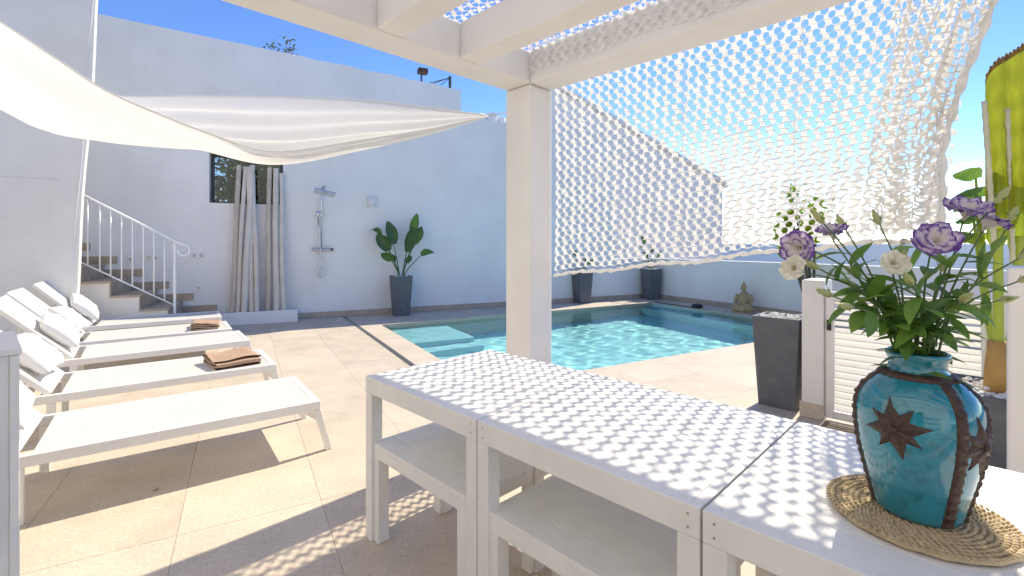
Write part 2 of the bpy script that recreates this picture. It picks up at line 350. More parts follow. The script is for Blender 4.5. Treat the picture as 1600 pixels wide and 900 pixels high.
obj('pool_ledge', G().span(Q, PE1 - .32, PE1 - .002, PF0 + .002, PF1 - .002, -PD + .002, -.42), 'pool_tile', basin, bevel=.012)
# coping lip tiles round the water
NE, NF = 250, 160
g = G(); WZ = -.055
def wave(e, f):
    h = 0
    for (kx, ky, am, ph) in WV: h += am * math.sin(kx * e + ky * f + ph)
    return h
WV = []
for i in range(26):
    lam = rnd.uniform(.16, .62); q = rnd.uniform(0, 2 * math.pi); k = 2 * math.pi / lam
    WV.append((k * math.cos(q), k * math.sin(q), .0052 * lam / math.sqrt(26) * 1.2, rnd.uniform(0, 6.28)))
for j in range(NF + 1):
    for i in range(NE + 1):
        e = PE0 + .001 + (PE1 - PE0 - .002) * i / NE; f = PF0 + .001 + (PF1 - PF0 - .002) * j / NF
        g.v.append(Q(e, f, WZ + wave(e, f)))
for j in range(NF):
    for i in range(NE):
        q = j * (NE + 1) + i; g.f.append((q, q + NE + 1, q + NE + 2, q + 1)); g.mi.append(0)
water = obj('pool_water', g, 'water'); tag(water, kind='structure')
water.data.polygons.foreach_set('use_smooth', [True] * len(water.data.polygons))
water.cycles.is_caustics_caster = True
for o_ in [basin] + list(basin.children): o_.cycles.is_caustics_receiver = True
sun_d.cycles.is_caustics_light = True

# ================================================================== WALLS AND BUILDINGS
def wall_prism(fr, pts_sz, p0, p1):
    """polygon given in (s,z) extruded from p0 to p1"""
    n = len(pts_sz); vs = [fr(s, p0, z) for s, z in pts_sz] + [fr(s, p1, z) for s, z in pts_sz]
    fs = [tuple(range(n)), tuple(range(n, 2 * n))[::-1]] + [(i, n + i, n + (i + 1) % n, (i + 1) % n) for i in range(n)]
    return vs, fs
bw = thing('back_wall', 'tall whitewashed boundary wall with a dark window behind the pool', 'wall', W(0, 0, 0))
ws0, ws1, wz0, wz1 = -1.247, -.117, 2.06, 2.93
def wtop(s): return 4.98 - (s + 2.868) * .0639
SE = 3.24
g = G()
SL, SR = -5.4, 7.2
def pr(pts): vs, fs = wall_prism(W, pts, -.35, 0); g.add(vs, fs)
pr([(SL, 0), (ws0, 0), (ws0, wtop(ws0)), (SL, wtop(SL))])
pr([(ws0, 0), (ws1, 0), (ws1, wz0), (ws0, wz0)])
pr([(ws0, wz1), (ws1, wz1), (ws1, wtop(ws1)), (ws0, wtop(ws0))])
top = [(ws1 + (SE - ws1) * i / 12, wtop(ws1 + (SE - ws1) * i / 12) + .012 * math.sin(i * 2.1)) for i in range(12, -1, -1)]
pr([(ws1, 0), (SE, 0)] + top[:-1] + [(ws1, wtop(ws1))])
pr([(SE, 0), (SR, 0), (SR, 4.02), (SE, 4.02)])
pr([(SR, 0), (8.45, 0), (8.45, 1.0), (SR, 1.0)])
bm_ = obj('wall', g, 'plaster', bw)
sk = -1.30; k = 0
while sk < 8.2:
    e = min(sk + .62, 8.2); obj('skirting_tile', G().span(W, sk + .002, e - .002, .001, .018, .0015, .105), 'stone_skirt', bw, bevel=.002); sk = e
# window in the wall: frame, panes and a closed dark room behind
wf = obj('window_frame', G().span(W, ws0 + .002, ws0 + .05, -.26, -.2, wz0 + .002, wz1 - .002).span(W, ws1 - .05, ws1 - .002, -.26, -.2, wz0 + .002, wz1 - .002)
     .span(W, ws0 + .05, ws1 - .05, -.26, -.2, wz0 + .002, wz0 + .05).span(W, ws0 + .05, ws1 - .05, -.26, -.2, wz1 - .05, wz1 - .002).span(W, -.71, -.655, -.258, -.202, wz0 + .05, wz1 - .05), 'frame_dark', bw)
for (s0, s1) in ((ws0 + .05, -.71), (-.655, ws1 - .05)):
    obj('window_pane', G().span(W, s0, s1, -.235, -.228, wz0 + .05, wz1 - .05), 'pane', wf, local=False)
obj('window_sill', G().span(W, ws0 + .003, ws1 - .003, -.2, .0, wz0 + .001, wz0 + .012), 'stone_skirt', bw)
# greenery behind the window
def leaf_shape(g, base, d, nrm, L, Wd, bend=.2, seg=4, mi=0, fold=.15, wav=0):
    d = d.normalized(); side = d.cross(nrm)
    if side.length < 1e-4: side = d.orthogonal()
    side.normalize(); nrm = side.cross(d).normalized(); vs = []; fs = []
    for i in range(seg + 1):
        t = i / seg; w = Wd * .5 * (math.sin(math.pi * min(1, t * .92 + .08)) ** .8) if i < seg else 0.0005
        c = base + d * (L * t) - nrm * (bend * L * t * t)
        ww = wav * math.sin(t * 17) * Wd
        vs += [c - side * w + nrm * (w * fold + ww), c, c + side * w + nrm * (w * fold - ww)]
    for i in range(seg):
        q = i * 3; fs += [(q, q + 1, q + 4, q + 3), (q + 1, q + 2, q + 5, q + 4)]
    g.add(vs, fs, mi)
def rdir(zmin=-1):
    while True:
        v = Vector((rnd.uniform(-1, 1), rnd.uniform(-1, 1), rnd.uniform(zmin, 1)))
        if .1 < v.length < 1: return v.normalized()
def bush(name, label, cat, base, c, rad, nleaf, size, m, branches=7, group=None, crown='foliage'):
    t = thing(name, label, cat, base, group=group); b = Vector(base); c = Vector(c)
    gb = G(); tips = []
    for i in range(branches):
        d = rdir(-.3); tip = c + Vector((d.x * rad[0], d.y * rad[1], d.z * rad[2])) * rnd.uniform(.6, .95); mid = (b + tip) / 2 + Vector((0, 0, .12 * rad[2])) + rdir() * .1 * rad[0]
        gb.tube([b, mid, tip], [size * .22, size * .15, size * .05], 5); tips += [tip, mid * .4 + tip * .6]
    obj('trunk', gb, 'bronze_trunk', t, smooth=True); gl = G()
    for i in range(nleaf):
        if rnd.random() < .6: tp = rnd.choice(tips) + rdir() * rnd.uniform(0, .32) * rad[0]
        else:
            d = rdir(); tp = c + Vector((d.x * rad[0], d.y * rad[1], d.z * rad[2])) * rnd.uniform(.3, 1.0)
        leaf_shape(gl, tp, rdir(-.4), rdir(0), size * rnd.uniform(.7, 1.3), size * .5, .3, 2)
    o = obj(crown, gl, m, t, smooth=False); o['kind'] = 'stuff'; return t
bush('window_shrub', 'dark green shrub seen through the window in the tall wall', 'shrub', W(-.65, -1.1, 0), W(-.65, -1.05, 2.5), (1.1, .5, .9), 3200, .15, 'leaf_dark')
bush('roof_bush', 'sparse dark olive bush poking up above the top of the tall wall', 'bush', W(-.15, -.9, 4.3), W(-.15, -.8, 5.02), (.42, .3, .42), 260, .07, 'leaf_olive', 14)

# low wall on the sea side
RA, RB = Vector((3.60, 12.05, 0)), Vector((7.15, 5.75, 0)); RD = (RB - RA).normalized(); RN = Vector((RD.y, -RD.x, 0)); RN = RN if RN.x < 0 else -RN
def RW(s, p, z=0): return RA + RD * s + RN * p + Vector((0, 0, z))
lw = thing('low_wall', 'low white garden wall running along the pool towards the sea', 'wall', RW(3, 0, 0))
LRW = (RB - RA).length
obj('wall', G().span(RW, -.35, LRW, -.22, 0, 0, 1.0), 'plaster', lw, bevel=.012)
sk = -.1
while sk < LRW - .1:
    e = min(sk + .62, LRW); obj('skirting_tile', G().span(RW, sk + .002, e - .002, .001, .018, .0015, .105), 'stone_skirt', lw, bevel=.002); sk = e

# house corner on the left, with a battered edge
hw = thing('house_wall', 'whitewashed house corner with a leaning edge beside the stairs', 'house', W(-4, 1.2, 0))
g = G(); HS = -2.60
prof = [(HS + .055 * z + .012 * math.sin(z * 2.3), z) for z in [i * .4 for i in range(0, 16)]]
pts = [(-11, 0)] + prof + [(-11, prof[-1][1])]
vs, fs = wall_prism(W, pts, 1.28, 1.38); g.add(vs, fs)
obj('wall', g, 'plaster_house', hw, bevel=.03)
g = G(); pth = [W(HS + .055 * z - .05 + .01 * math.sin(z * 3), 1.386, z) for z in [.62 + i * .25 for i in range(21)]]
obj('cable', g.tube(pth, .006, 6), 'plastic_white', hw, smooth=True)
g = G(); pth = [W(HS - .12 - i * .3, 1.386, 2.20 + .012 * math.sin(i)) for i in range(8)]
obj('cable', g.tube(pth, .004, 6), 'plastic_white', hw, smooth=True)

# unseen house front behind the camera, added to bounce warm light under the pergola
hf = thing('bounce_house_front', 'unseen whitewashed house front added behind the pergola to bounce warm light', 'house', P(-1, -2.5, 0))
obj('wall', G().span(P, -6.6, 6.5, -2.7, -2.32, 0, 5.4), 'plaster_house', hf)
dr_ = obj('door', G().span(P, -1.2, 1.0, -2.319, -2.30, .002, 2.3), 'white_paint', hf)
for u_ in (-1.1, -.05): obj('door_pane', G().span(P, u_, u_ + .95, -2.299, -2.295, .12, 2.2), 'glass_dark', dr_)
# neighbour house behind the net, with a falling roof edge
nh = thing('neighbour_house', 'white house with a steeply falling roof edge beyond the tall wall', 'house', W(8, -2.5, -2))
def NHF(s, p, z=0): return W(s, p, z)
g = G(); sL, sR = 6.05, 13.1
zL, zR = 5.92, 3.36
WS = lambda s_, p_, z_=0: W(s_ + (-2.0 - p_) * .66, p_, z_)
vs, fs = wall_prism(WS, [(sL, -2.2), (sR, -2.2), (sR, zR), (sL, zL)], -6.5, -2.0); g.add(vs, fs)
obj('wall', g, 'plaster', nh)
g = G(); vs, fs = wall_prism(WS, [(sL - .1, zL + .05), (sR + .25, zR - .09), (sR + .25, zR + .05), (sL - .1, zL + .19)], -6.6, -1.9); g.add(vs, fs)
obj('roof', g, 'plaster_house', nh)

# stairs along the back wall
st = thing('staircase', 'outdoor stairs with beige stone treads climbing beside the tall wall', 'stairs', W(-2, .5, 0))
SW = 1.0; RS, GO = .21, .34; s_r = [-1.30 - GO * i for i in range(8)]
g = G()
for i in range(8): g.span(W, s_r[i] - GO - (.0 if i < 7 else .6), s_r[i], .02, SW, 0, RS * (i + 1) - .03)
obj('masonry', g, 'plaster_house', st)
for i in range(8):
    z = RS * (i + 1)
    obj('tread', G().span(W, s_r[i] - GO - .0, s_r[i] + .025, .02, SW + .02, z - .03, z), 'stair_stone', st, bevel=.005)
    obj('riser', G().span(W, s_r[i] + .001, s_r[i] + .014, .02, SW + .001, z - RS + .001, z - .031), 'stair_stone', st, bevel=.002)
    obj('skirting_tile', G().span(W, s_r[i] - GO + .002, s_r[i] + .17, .001, .019, z + .001, z + .12), 'stair_stone', st, bevel=.002)
rl = thing('stair_railing', 'white iron stair railing with a curled handrail end', 'railing', W(-1.56, .95, .21))
def hz(s): return 2.087 + (s + 2.69) * -.598
def bz(s): return 1.135 + (s + 2.69) * -.607
g = G(); pth = [W(s, .95, hz(s)) for s in (-2.9, -2.3, -1.75, -1.5)]
c0 = W(-1.45, .95, hz(-1.47) - .085)
for i in range(12):
    q = R(75 - i * 24); pth.append(c0 + WD * (.075 * math.cos(q)) + UP * (.085 * math.sin(q)))
obj('handrail', g.tube(pth, .017, 8), 'rail_white', rl, smooth=True)
obj('bottom_rail', G().tube([W(-2.9, .95, bz(-2.9)), W(-1.561, .95, bz(-1.561))], .011, 8), 'rail_white', rl, smooth=True)
for x_ in (137, 156, 173, 190, 207, 224, 240.5, 257):
    ray = (x_ - 800) / 747; s = (3.61 + ray * 7.781) / (.907 - ray * .421)
    obj('baluster', G().tube([W(s, .95, bz(s) - .003), W(s, .95, hz(s) - .005)], .0105, 8), 'rail_white', rl, smooth=True)
g = G(); prof = [(.019, .21), (.019, .72), (.026, .74), (.017, .77), (.03, .81), (.017, .85), (.026, .88), (.017, .91), (.017, 1.38)]
obj('newel_post', g.lathe([(r, z) for r, z in prof], W(-1.561, .95, 0), 12), 'rail_white', rl, smooth=True)

# sockets, shower, lamp on the wall
def socket(s, z, w, h, label):
    t = thing('wall_socket', label, 'socket', W(s, .001, z))
    obj('plate', G().span(W, s - w / 2, s + w / 2, .001, .014, z - h / 2, z + h / 2), 'plastic_white', t, bevel=.003)
    n = max(1, round(w / .09))
    for i in range(n):
        q = s - w / 2 + (i + .5) * w / n
        obj('socket_insert', G().span(W, q - .024, q + .024, .0145, .018, z - .026, z + .026), 'drain_metal', t)
socket(-2.313, 1.12, .09, .16, 'white wall socket behind the railing nearer the top of the stairs')
socket(-2.036, 1.136, .15, .12, 'white double wall socket behind the lower railing bars')
socket(-1.409, 1.17, .2, .1, 'white blank switch plate on the wall beside the curled handrail end')
socket(-1.40, .62, .12, .11, 'white wall socket low above the foot of the stairs')
sh = thing('wall_shower', 'chrome outdoor shower with square rain head on the tall wall', 'shower', W(.534, 0, .8))
sa = (WD - UP * .22).normalized(); sb = (WN + UP * .16 - sa * (WN + UP * .16).dot(sa)).normalized()
obj('rain_head', G().box(W(.55, .44, 2.27), sa, sb, sa.cross(sb), .36, .30, .024), 'chrome', sh, bevel=.005)
obj('shower_arm', G().tube([W(.55, .0, 2.40), W(.55, .2, 2.415), W(.55, .40, 2.40), W(.55, .44, 2.36), W(.55, .44, 2.285)], .011, 8), 'chrome', sh, smooth=True)
obj('riser_pipe', G().tube([W(.52, .05, 1.27), W(.52, .05, 2.10), W(.535, .03, 2.3), W(.55, .012, 2.40)], .010, 8), 'chrome', sh, smooth=True)
obj('wall_bracket', G().tube([W(.52, .0, 1.90), W(.52, .09, 1.90)], .022, 10), 'chrome', sh, smooth=False)
obj('hand_shower', G().tube([W(.47, .10, 1.72), W(.465, .11, 1.88), W(.46, .13, 1.95)], [.012, .014, .034], 10), 'chrome', sh, smooth=True)
obj('mixer_bar', G().tube([W(.36, .06, 1.26), W(.38, .06, 1.26), W(.66, .06, 1.26), W(.68, .06, 1.26)], [.026, .021, .021, .026], 12), 'chrome', sh, smooth=False)
obj('mixer_knob', G().tube([W(.68, .06, 1.26), W(.725, .06, 1.26)], .024, 12), 'frame_dark', sh)
for s in (.44, .60): obj('wall_elbow', G().tube([W(s, 0, 1.26), W(s, .05, 1.26)], .028, 10), 'chrome', sh)
hp = [W(.47, .10, 1.72), W(.49, .09, 1.4), W(.515, .08, 1.1), W(.505, .07, .98), W(.455, .07, .88), W(.45, .07, .8), W(.5, .07, .745), W(.555, .07, .80), W(.55, .07, .9), W(.52, .07, 1.0), W(.52, .065, 1.23)]
def smooth_path(pts, n=4):
    out = []; k = len(pts)
    for i in range(k - 1):
        p0, p1, p2, p3 = pts[max(i - 1, 0)], pts[i], pts[i + 1], pts[min(i + 2, k - 1)]
        for j in range(n):
            t = j / n; out.append(.5 * ((2 * p1) + (-p0 + p2) * t + (2 * p0 - 5 * p1 + 4 * p2 - p3) * t * t + (-p0 + 3 * p1 - 3 * p2 + p3) * t ** 3))
    return out + [pts[-1]]
obj('hose', G().tube(smooth_path(hp), .009, 7), 'chrome', sh, smooth=True)
lp = thing('wall_lamp', 'round white outdoor lamp mounted high on the tall wall', 'lamp', W(1.432, 0, 2.07))
g = G(); vs = []
obj('lamp_shade', G().grid(lambda u, v: W(1.432 + .1 * math.cos(math.pi * u) * math.sin(.25 + 2.64 * v) ** .4, .012 + .085 * math.sin(math.pi * u) * math.sin(.25 + 2.64 * v) ** .4, 2.09 + .17 * v), 16, 10), 'lamp_glass', lp, smooth=True)
obj('lamp_rim', G().tube([W(1.432 + .105 * math.cos(math.pi * i / 12), .006 + .09 * math.sin(math.pi * i / 12), 2.085) for i in range(13)], .01, 6), 'plastic_white', lp, smooth=True)
obj('lamp_rim', G().tube([W(1.432 + .105 * math.cos(math.pi * i / 12), .006 + .09 * math.sin(math.pi * i / 12), 2.265) for i in range(13)], .01, 6), 'plastic_white', lp, smooth=True)
obj('back_plate', G().span(W, 1.33, 1.534, .001, .012, 2.08, 2.27), 'plastic_white', lp)

# things on top of the tall wall
cmr = thing('roof_camera', 'small dark security camera on a thin pole atop the tall wall', 'camera', W(2.45, -.18, wtop(2.45)))
obj('pole', G().tube([W(2.45, -.18, wtop(2.45) - .05), W(2.45, -.18, wtop(2.45) + .2)], .02, 8), 'frame_dark', cmr)
obj('housing', G().box(W(2.47, -.16, wtop(2.45) + .27), WD, WN, UP, .2, .16, .11), 'rust', cmr, bevel=.02)
ant = thing('wire_post', 'dark steel post with stay wires atop the tall wall', 'post', W(3.06, -.18, wtop(3.06)))
obj('post', G().tube([W(3.06, -.18, wtop(3.06) - .05), W(3.06, -.18, wtop(3.06) + .3)], .03, 8), 'frame_dark', ant)
for (ds, dp) in ((-.55, -.0), (-.25, .1), (-.5, -.12)): obj('stay_wire', G().tube([W(3.06, -.18, wtop(3.06) + .27), W(3.06 + ds, -.18 + dp * .6, wtop(3.06) + .02 - ds * .06)], .008, 5), 'frame_dark', ant)
for k, (s, r_) in enumerate(((3.75, .13), (3.98, .17), (4.2, .12))):
    o = G().ball(W(s, -.17, 4.02 + r_ * .55), (r_, r_ * .8, r_ * .75), 8, 6)
    for v in o.v: v += Vector((nz(v, 9, k), nz(v, 9, k + 5), nz(v, 9, k + 9))) * .05
    tag(obj('wall_stone', o, 'plaster', smooth=False, loc=W(s, -.17, 4.02)), ('small white rounded rock', 'largest white rounded rock', 'white rock beside the pergola pillar')[k] + ' lying on the lower wall top', 'rock', 'white rocks on the wall top')

# ================================================================== PERGOLA
pg = thing('pergola', 'white pergola with a square pillar and thick cross beams', 'pergola', P(-2.36, 2.54, 0))
U0, U1, V0, V1 = -2.485, -2.245, 2.418, 2.656; ZB, ZT = 2.477, 2.70
obj('pillar', G().span(P, U0, U1, V0, V1, 0, ZB - .002), 'plaster_pergola', pg, bevel=.014)
obj('beam', G().span(P, U0, U1, -2.2, V1, ZB, ZT), 'plaster_pergola', pg, bevel=.012)
obj('beam', G().span(P, U1 + .0005, 3.2, V0, V1 - .001, ZB + .001, ZT), 'plaster_pergola', pg, bevel=.012)
for v in (1.806, 1.254, .70, .15, -.4, -.95, -1.5):
    obj('joist', G().span(P, U1 + .0005, 3.2, v, v + .155, ZB + .002, ZT - .001), 'plaster_pergola', pg, bevel=.01)
obj('pillar', G().span(P, 2.96, 3.198, V0 + .002, V1 - .004, 0, ZB), 'plaster_pergola', pg, bevel=.014)
obj('pillar', G().span(P, U0 + .001, U1 - .001, -2.198, -1.96, 0, ZB - .001), 'plaster_pergola', pg, bevel=.014)

# ------------------------------------------------------------------ shade net
sn = thing('shade_net', 'white cut-hole shade netting draped from the pergola roof', 'net', P(-1.2, 2.69, 2.7))
def net_mesh(fn, S, T, pc, prow, hole=(.298, .485), zig=.09, flip=.0062, sk=0):
    g = G(); nc = int(S / pc); nr = int(T / prow)
    for j in range(nr):
        for i in range(nc + 1):
            o = .5 if j % 2 else 0
            cx = (i + o) * pc; cy = (j + .5) * prow
            if cx > S - pc * .3: continue
            hexo = [(-.5, -.335), (0, -.665), (.5, -.335), (.5, .335), (0, .665), (-.5, .335)]
            outer = [(cx + a_ * pc, cy + b_ * prow) for a_, b_ in hexo]
            sx = zig * pc * (1 if j % 2 else -1) + rnd.uniform(-.05, .05) * pc; sy = rnd.uniform(-.06, .06) * prow; tw = rnd.uniform(.4, 1.7); hs = rnd.choice((1, 1, 1, 1.03, .97, .94, .9, .8)) * rnd.uniform(.95, 1.05); tl = rnd.uniform(-.22, .22)
            inn = []
            for k in range(12):
                q = -math.pi * 5 / 6 + k * math.pi / 6
                inn.append((cx + sx + (math.cos(q) + tl * math.sin(q) * .5) * pc * hole[0] * hs, cy + sy + math.sin(q) * prow * hole[1] * 1.12 * hs, math.sin(q) * flip * tw + .3 * flip * math.cos(q)))
            vs = [fn(min(max(a_, 0), S), min(max(b_, 0), T), 0) for a_, b_ in outer] + [fn(min(max(a_, 0), S), min(max(b_, 0), T), c_) for a_, b_, c_ in inn]
            fs = []
            for k in range(6):
                k2 = (k + 1) % 6
                fs += [(k, 6 + 2 * k + 0, 6 + (2 * k + 1)), (k, 6 + (2 * k + 1), k2), (k2, 6 + 2 * k + 1, 6 + (2 * k + 2) % 12)]
            g.add(vs, fs)
    return g
def lerp_tab(tab, x):
    if x <= tab[0][0]: return tab[0][1]
    for (x0, y0), (x1, y1) in zip(tab, tab[1:]):
        if x <= x1: return y0 + (y1 - y0) * (x - x0) / (x1 - x0)
    return tab[-1][1]
NS, NT = 2.75, 1.55
folds = [(.55, .05, .012), (.98, .10, .02), (1.22, .12, .012), (1.45, .16, .018), (1.68, .2, .014), (1.9, .24, .02), (2.06, .26, .02)]
def net_pt(s, t, w):
    a_ = s / NS; tn = t / NT
    # right edge pulled in lower down, gathers crowd towards it
    uR = lerp_tab([(0, .13), (.25, .03), (.5, -.06), (.72, -.12), (1, -.16)], tn)
    ac = 1 - (1 - a_) ** 1.22 if a_ < 1 else 1
    u = -2.243 + (uR + 2.243) * ac
    zh = lerp_tab([(-2.25, 1.135), (-1.9, 1.185), (-1.2, 1.27), (-.67, 1.345), (-.25, 1.385), (0, 1.41)], u) + .008 * math.sin(s * 9)
    z = 2.69 + (zh - 2.69) * tn
    v = 2.672 + .075 * math.sin(math.pi * min(1, tn * .9)) * (.35 + .65 * math.sin(math.pi * min(1, a_ * 1.02)))
    for (s0, cv, am) in folds:
        d = (s - s0 - cv * tn * tn) / .035; v += am * math.exp(-d * d)
    gth = max(0, (a_ - .74) / .26); v += gth * (.05 * math.sin(s * 46 + tn * 2.2) + .03 * math.sin(s * 83 + 1)) * min(1, tn * 2.2)
    u += gth * .02 * math.sin(s * 60 + tn * 9) * tn
    v += .008 * nz((s, t, 0), 7)
    return P(u, v + w, z + w * .25)
obj('side_drape', net_mesh(net_pt, NS, NT, .072, .0345), 'net', sn)
def net_fold(s, t, w):
    p = net_pt(NS - .02 - s * .8 - .10 * (1 - t / NT), t * .985, w)
    return p + PV * (.035 + .03 * math.sin(s * 17 + t * 3) + .012 * math.sin(s * 55))
obj('side_fold', net_mesh(net_fold, .62, NT, .072, .0345), 'net', sn)
hem = [net_pt(NS * i / 90, NT, 0) + Vector((0, 0, .004 * math.sin(i * 1.7))) for i in range(90)]
g = G().tube(hem, [.011 + .004 * math.sin(i * 2.3) for i in range(90)], 7)
obj('hem', g, 'net', sn, smooth=True)
edge = [net_pt(NS * .985, NT * i / 40, .012 * math.sin(i * 1.3)) for i in range(41)]
obj('hem', G().tube(edge, [.014 + .006 * math.sin(i * 1.9) for i in range(41)], 7), 'net', sn, smooth=True)
for k, (s0, cv, am) in enumerate(folds):
    if k in (1, 4): obj('net_cord', G().tube([net_pt(s0 + cv * (i / 24) ** 2, NT * i / 24 * .97, .004) for i in range(25)], .0016, 5), 'net', sn, smooth=True)
def roof_pt(s, t, w):
    u = -2.30 + s; v = 2.665 - t
    z = 2.712 + .012 * math.sin(u * 7) * math.sin(v * 9) + .01 * nz((s, t, 1), 5)
    return P(u, v, z + w)
obj('roof_panel', net_mesh(roof_pt, 3.0, 2.4, .072, .036), 'net', sn)

def flap_pt(s, t, w):
    u = -2.236 + s; z = 2.708 - t
    return P(u, V0 - .007 - .006 * abs(math.sin(u * 11 + z * 9)) - .004 * abs(nz((s, t, 3), 9)) - abs(w), z + .008 * math.sin(u * 8))
obj('beam_flap', net_mesh(flap_pt, 3.2, .205, .072, .0345), 'net', sn)
# ------------------------------------------------------------------ shade sail
ss = thing('shade_sail', 'cream cloth shade sail sagging over the sun loungers', 'shade sail', px(430, 250, 3.1))
# image-independent control rows: near edge A, belly B, far edge C, each as points in space
def cps(lst): return [px(x_, y_, d_ * .9) for x_, y_, d_ in lst]
A_ = cps([(-330, -190, 2.35), (-150, -60, 2.45), (0, 36, 2.55), (90, 92, 2.62), (180, 146, 2.7), (330, 207, 2.85), (430, 236, 2.98), (560, 221, 3.2), (665, 203, 3.45), (764, 181, 3.72)])
B_ = cps([(-330, -20, 2.95), (-150, 80, 2.98), (0, 165, 3.0), (75, 204, 3.02), (170, 211, 3.05), (300, 222, 3.1), (430, 236, 3.08), (560, 220, 3.27), (665, 205, 3.49), (764, 181.6, 3.73)])
C_ = cps([(-330, -60, 3.5), (-150, 40, 3.55), (0, 110, 3.6), (90, 135, 3.62), (190, 147, 3.64), (300, 147, 3.66), (430, 151, 3.68), (560, 158, 3.7), (665, 168, 3.72), (766, 181, 3.745)])
def cat(pts, x):
    k = len(pts) - 1; q = min(max(x, 0), .99999) * k; i = int(q); t = q - i
    p0, p1, p2, p3 = pts[max(i - 1, 0)], pts[i], pts[i + 1], pts[min(i + 2, k)]
    return .5 * ((2 * p1) + (p2 - p0) * t + (2 * p0 - 5 * p1 + 4 * p2 - p3) * t * t + (3 * p1 - p0 - 3 * p2 + p3) * t ** 3)
def sail_pt(u, v):
    a_, b_, c_ = cat(A_, u), cat(B_, u), cat(C_, u)
    p = a_ * ((1 - v) * (1 - 2 * v) if v < .5 else 0) if False else None
    # quadratic through the three rows
    p = a_ * ((1 - v) * (1 - 2 * v)) + b_ * (4 * v * (1 - v)) + c_ * (v * (2 * v - 1))
    w = (1 - u) ** .6 * math.sin(math.pi * v)
    wr = .016 * math.sin(v * 21 + u * 5) + .011 * math.sin(v * 43 - u * 7 + 1) + .012 * math.sin(v * 13 + u * 9) + .02 * nz((u * 3, v * 4, 2), 1.5)
    return p + Vector((0, .3, 1)) * wr * 1.35 * (.4 + w) * min(1, (1.02 - u) * 5)
g = G().grid(sail_pt, 120, 44)
obj('cloth', g, 'sail', ss, smooth=True)
obj('hem', G().tube([sail_pt(i / 80, 0.003) for i in range(80)], .0045, 6), 'sail', ss, smooth=True)
obj('hem', G().tube([sail_pt(i / 80, .997) for i in range(80)], .0045, 6), 'sail', ss, smooth=True)
obj('tie_rope', G().tube([px(764, 181, 3.36), (px(764, 181, 3.36) + P(U0, V1 - .03, 2.40)) / 2 - Vector((0, 0, .006)), P(U0 - .001, V1 - .03, 2.40)], .004, 6), 'rope', ss, smooth=True)

# ================================================================== FURNITURE
# tables: four legs, frame and planks
TU0, TV0, TW, TL = -2.062, 1.095, .785, .795
ta = R(-.5)
def make_table(u0, v0, label):
    t = thing('dining_table', label, 'table', P(u0 + TL / 2, v0 + TW / 2, 0), 0, 'square tables pushed into one long row')
    L_ = TL - .006; H = .753
    fr = lambda u, v, z=0: P(u0 + u, v0 + v, z)
    lg = .056
    for (a_, b_) in ((0, 0), (L_ - lg, 0), (0, TW - lg), (L_ - lg, TW - lg)):
        obj('leg', G().span(fr, a_, a_ + lg, b_, b_ + lg, 0, H - .076), 'white_table', t, bevel=.003)
    obj('apron', G().span(fr, 0, L_, 0, .03, H - .0755, H), 'white_table', t, bevel=.003)
    obj('apron', G().span(fr, 0, L_, TW - .03, TW, H - .0755, H), 'white_table', t, bevel=.003)
    obj('apron', G().span(fr, 0, .03, .0305, TW - .0305, H - .0755, H - .0005), 'white_table', t, bevel=.003)
    obj('apron', G().span(fr, L_ - .03, L_, .0305, TW - .0305, H - .0755, H - .0005), 'white_table', t, bevel=.003)
    for (a_, b_) in ((.028, -.0006), (L_ - .028, -.0006)):
        for z_ in (H - .022, H - .054): obj('screw', G().tube([fr(a_, b_ + .0004, z_), fr(a_, b_ - .0004, z_)], .0032, 8), 'drain_metal', t)
    n = 7; w = (TW - .061) / n
    for i in range(n):
        obj('plank', G().span(fr, .0305, L_ - .0305, .0305 + i * w + .0008, .0305 + (i + 1) * w - .0008, H - .024, H - .0008), 'white_table', t, bevel=.0018)
    return t
make_table(TU0, TV0, 'white slatted table at the row end nearest the sun loungers')
make_table(TU0 + TL, TV0, 'middle white slatted table of the row, between its two neighbours')
make_table(TU0 + 2 * TL, TV0, 'white slatted table carrying the turquoise vase')
def make_bench(u0, v0, label, L_=.68, D=.40):
    t = thing('bench', label, 'bench', P(u0 + L_ / 2, v0 + D / 2, 0), 0, 'white benches tucked under the tables')
    fr = lambda u, v, z=0: P(u0 + u, v0 + v, z); H = .452; lg = .055
    for (a_, b_) in ((0, 0), (L_ - lg, 0), (0, D - lg), (L_ - lg, D - lg)):
        obj('leg', G().span(fr, a_ + .0005, a_ + lg, b_ + .0005, b_ + lg, 0, H - .066), 'white_table', t, bevel=.003)
    for (b0, b1) in ((0, .028), (D - .028, D)): obj('seat_rail', G().span(fr, 0, L_, b0, b1, H - .0655, H - .022), 'white_table', t, bevel=.002)
    for (a0, a1) in ((0, .028), (L_ - .028, L_)): obj('seat_rail', G().span(fr, a0 + .0003, a1, .0285, D - .0285, H - .0655, H - .0222), 'white_table', t, bevel=.002)
    n = 4; w = D / n
    for i in range(n): obj('plank', G().span(fr, -.001, L_ + .001, i * w + .001 - (.001 if i == 0 else 0), (i + 1) * w - .001, H - .0218, H), 'white_table', t, bevel=.002)
for k in range(3):
    u0 = TU0 + k * TL
    make_bench(u0 + .04, TV0 + .012 - .004 * k, ('white bench under the table end nearest the loungers, facing the camera side', 'white bench under the middle table on the side away from the pool', 'white bench under the vase table on the side away from the pool')[k])
    make_bench(u0 + .05, TV0 + TW - .41, ('white bench under the end table nearest the loungers, pool side', 'white bench under the middle table, pool side', 'white bench under the vase table, pool side')[k])

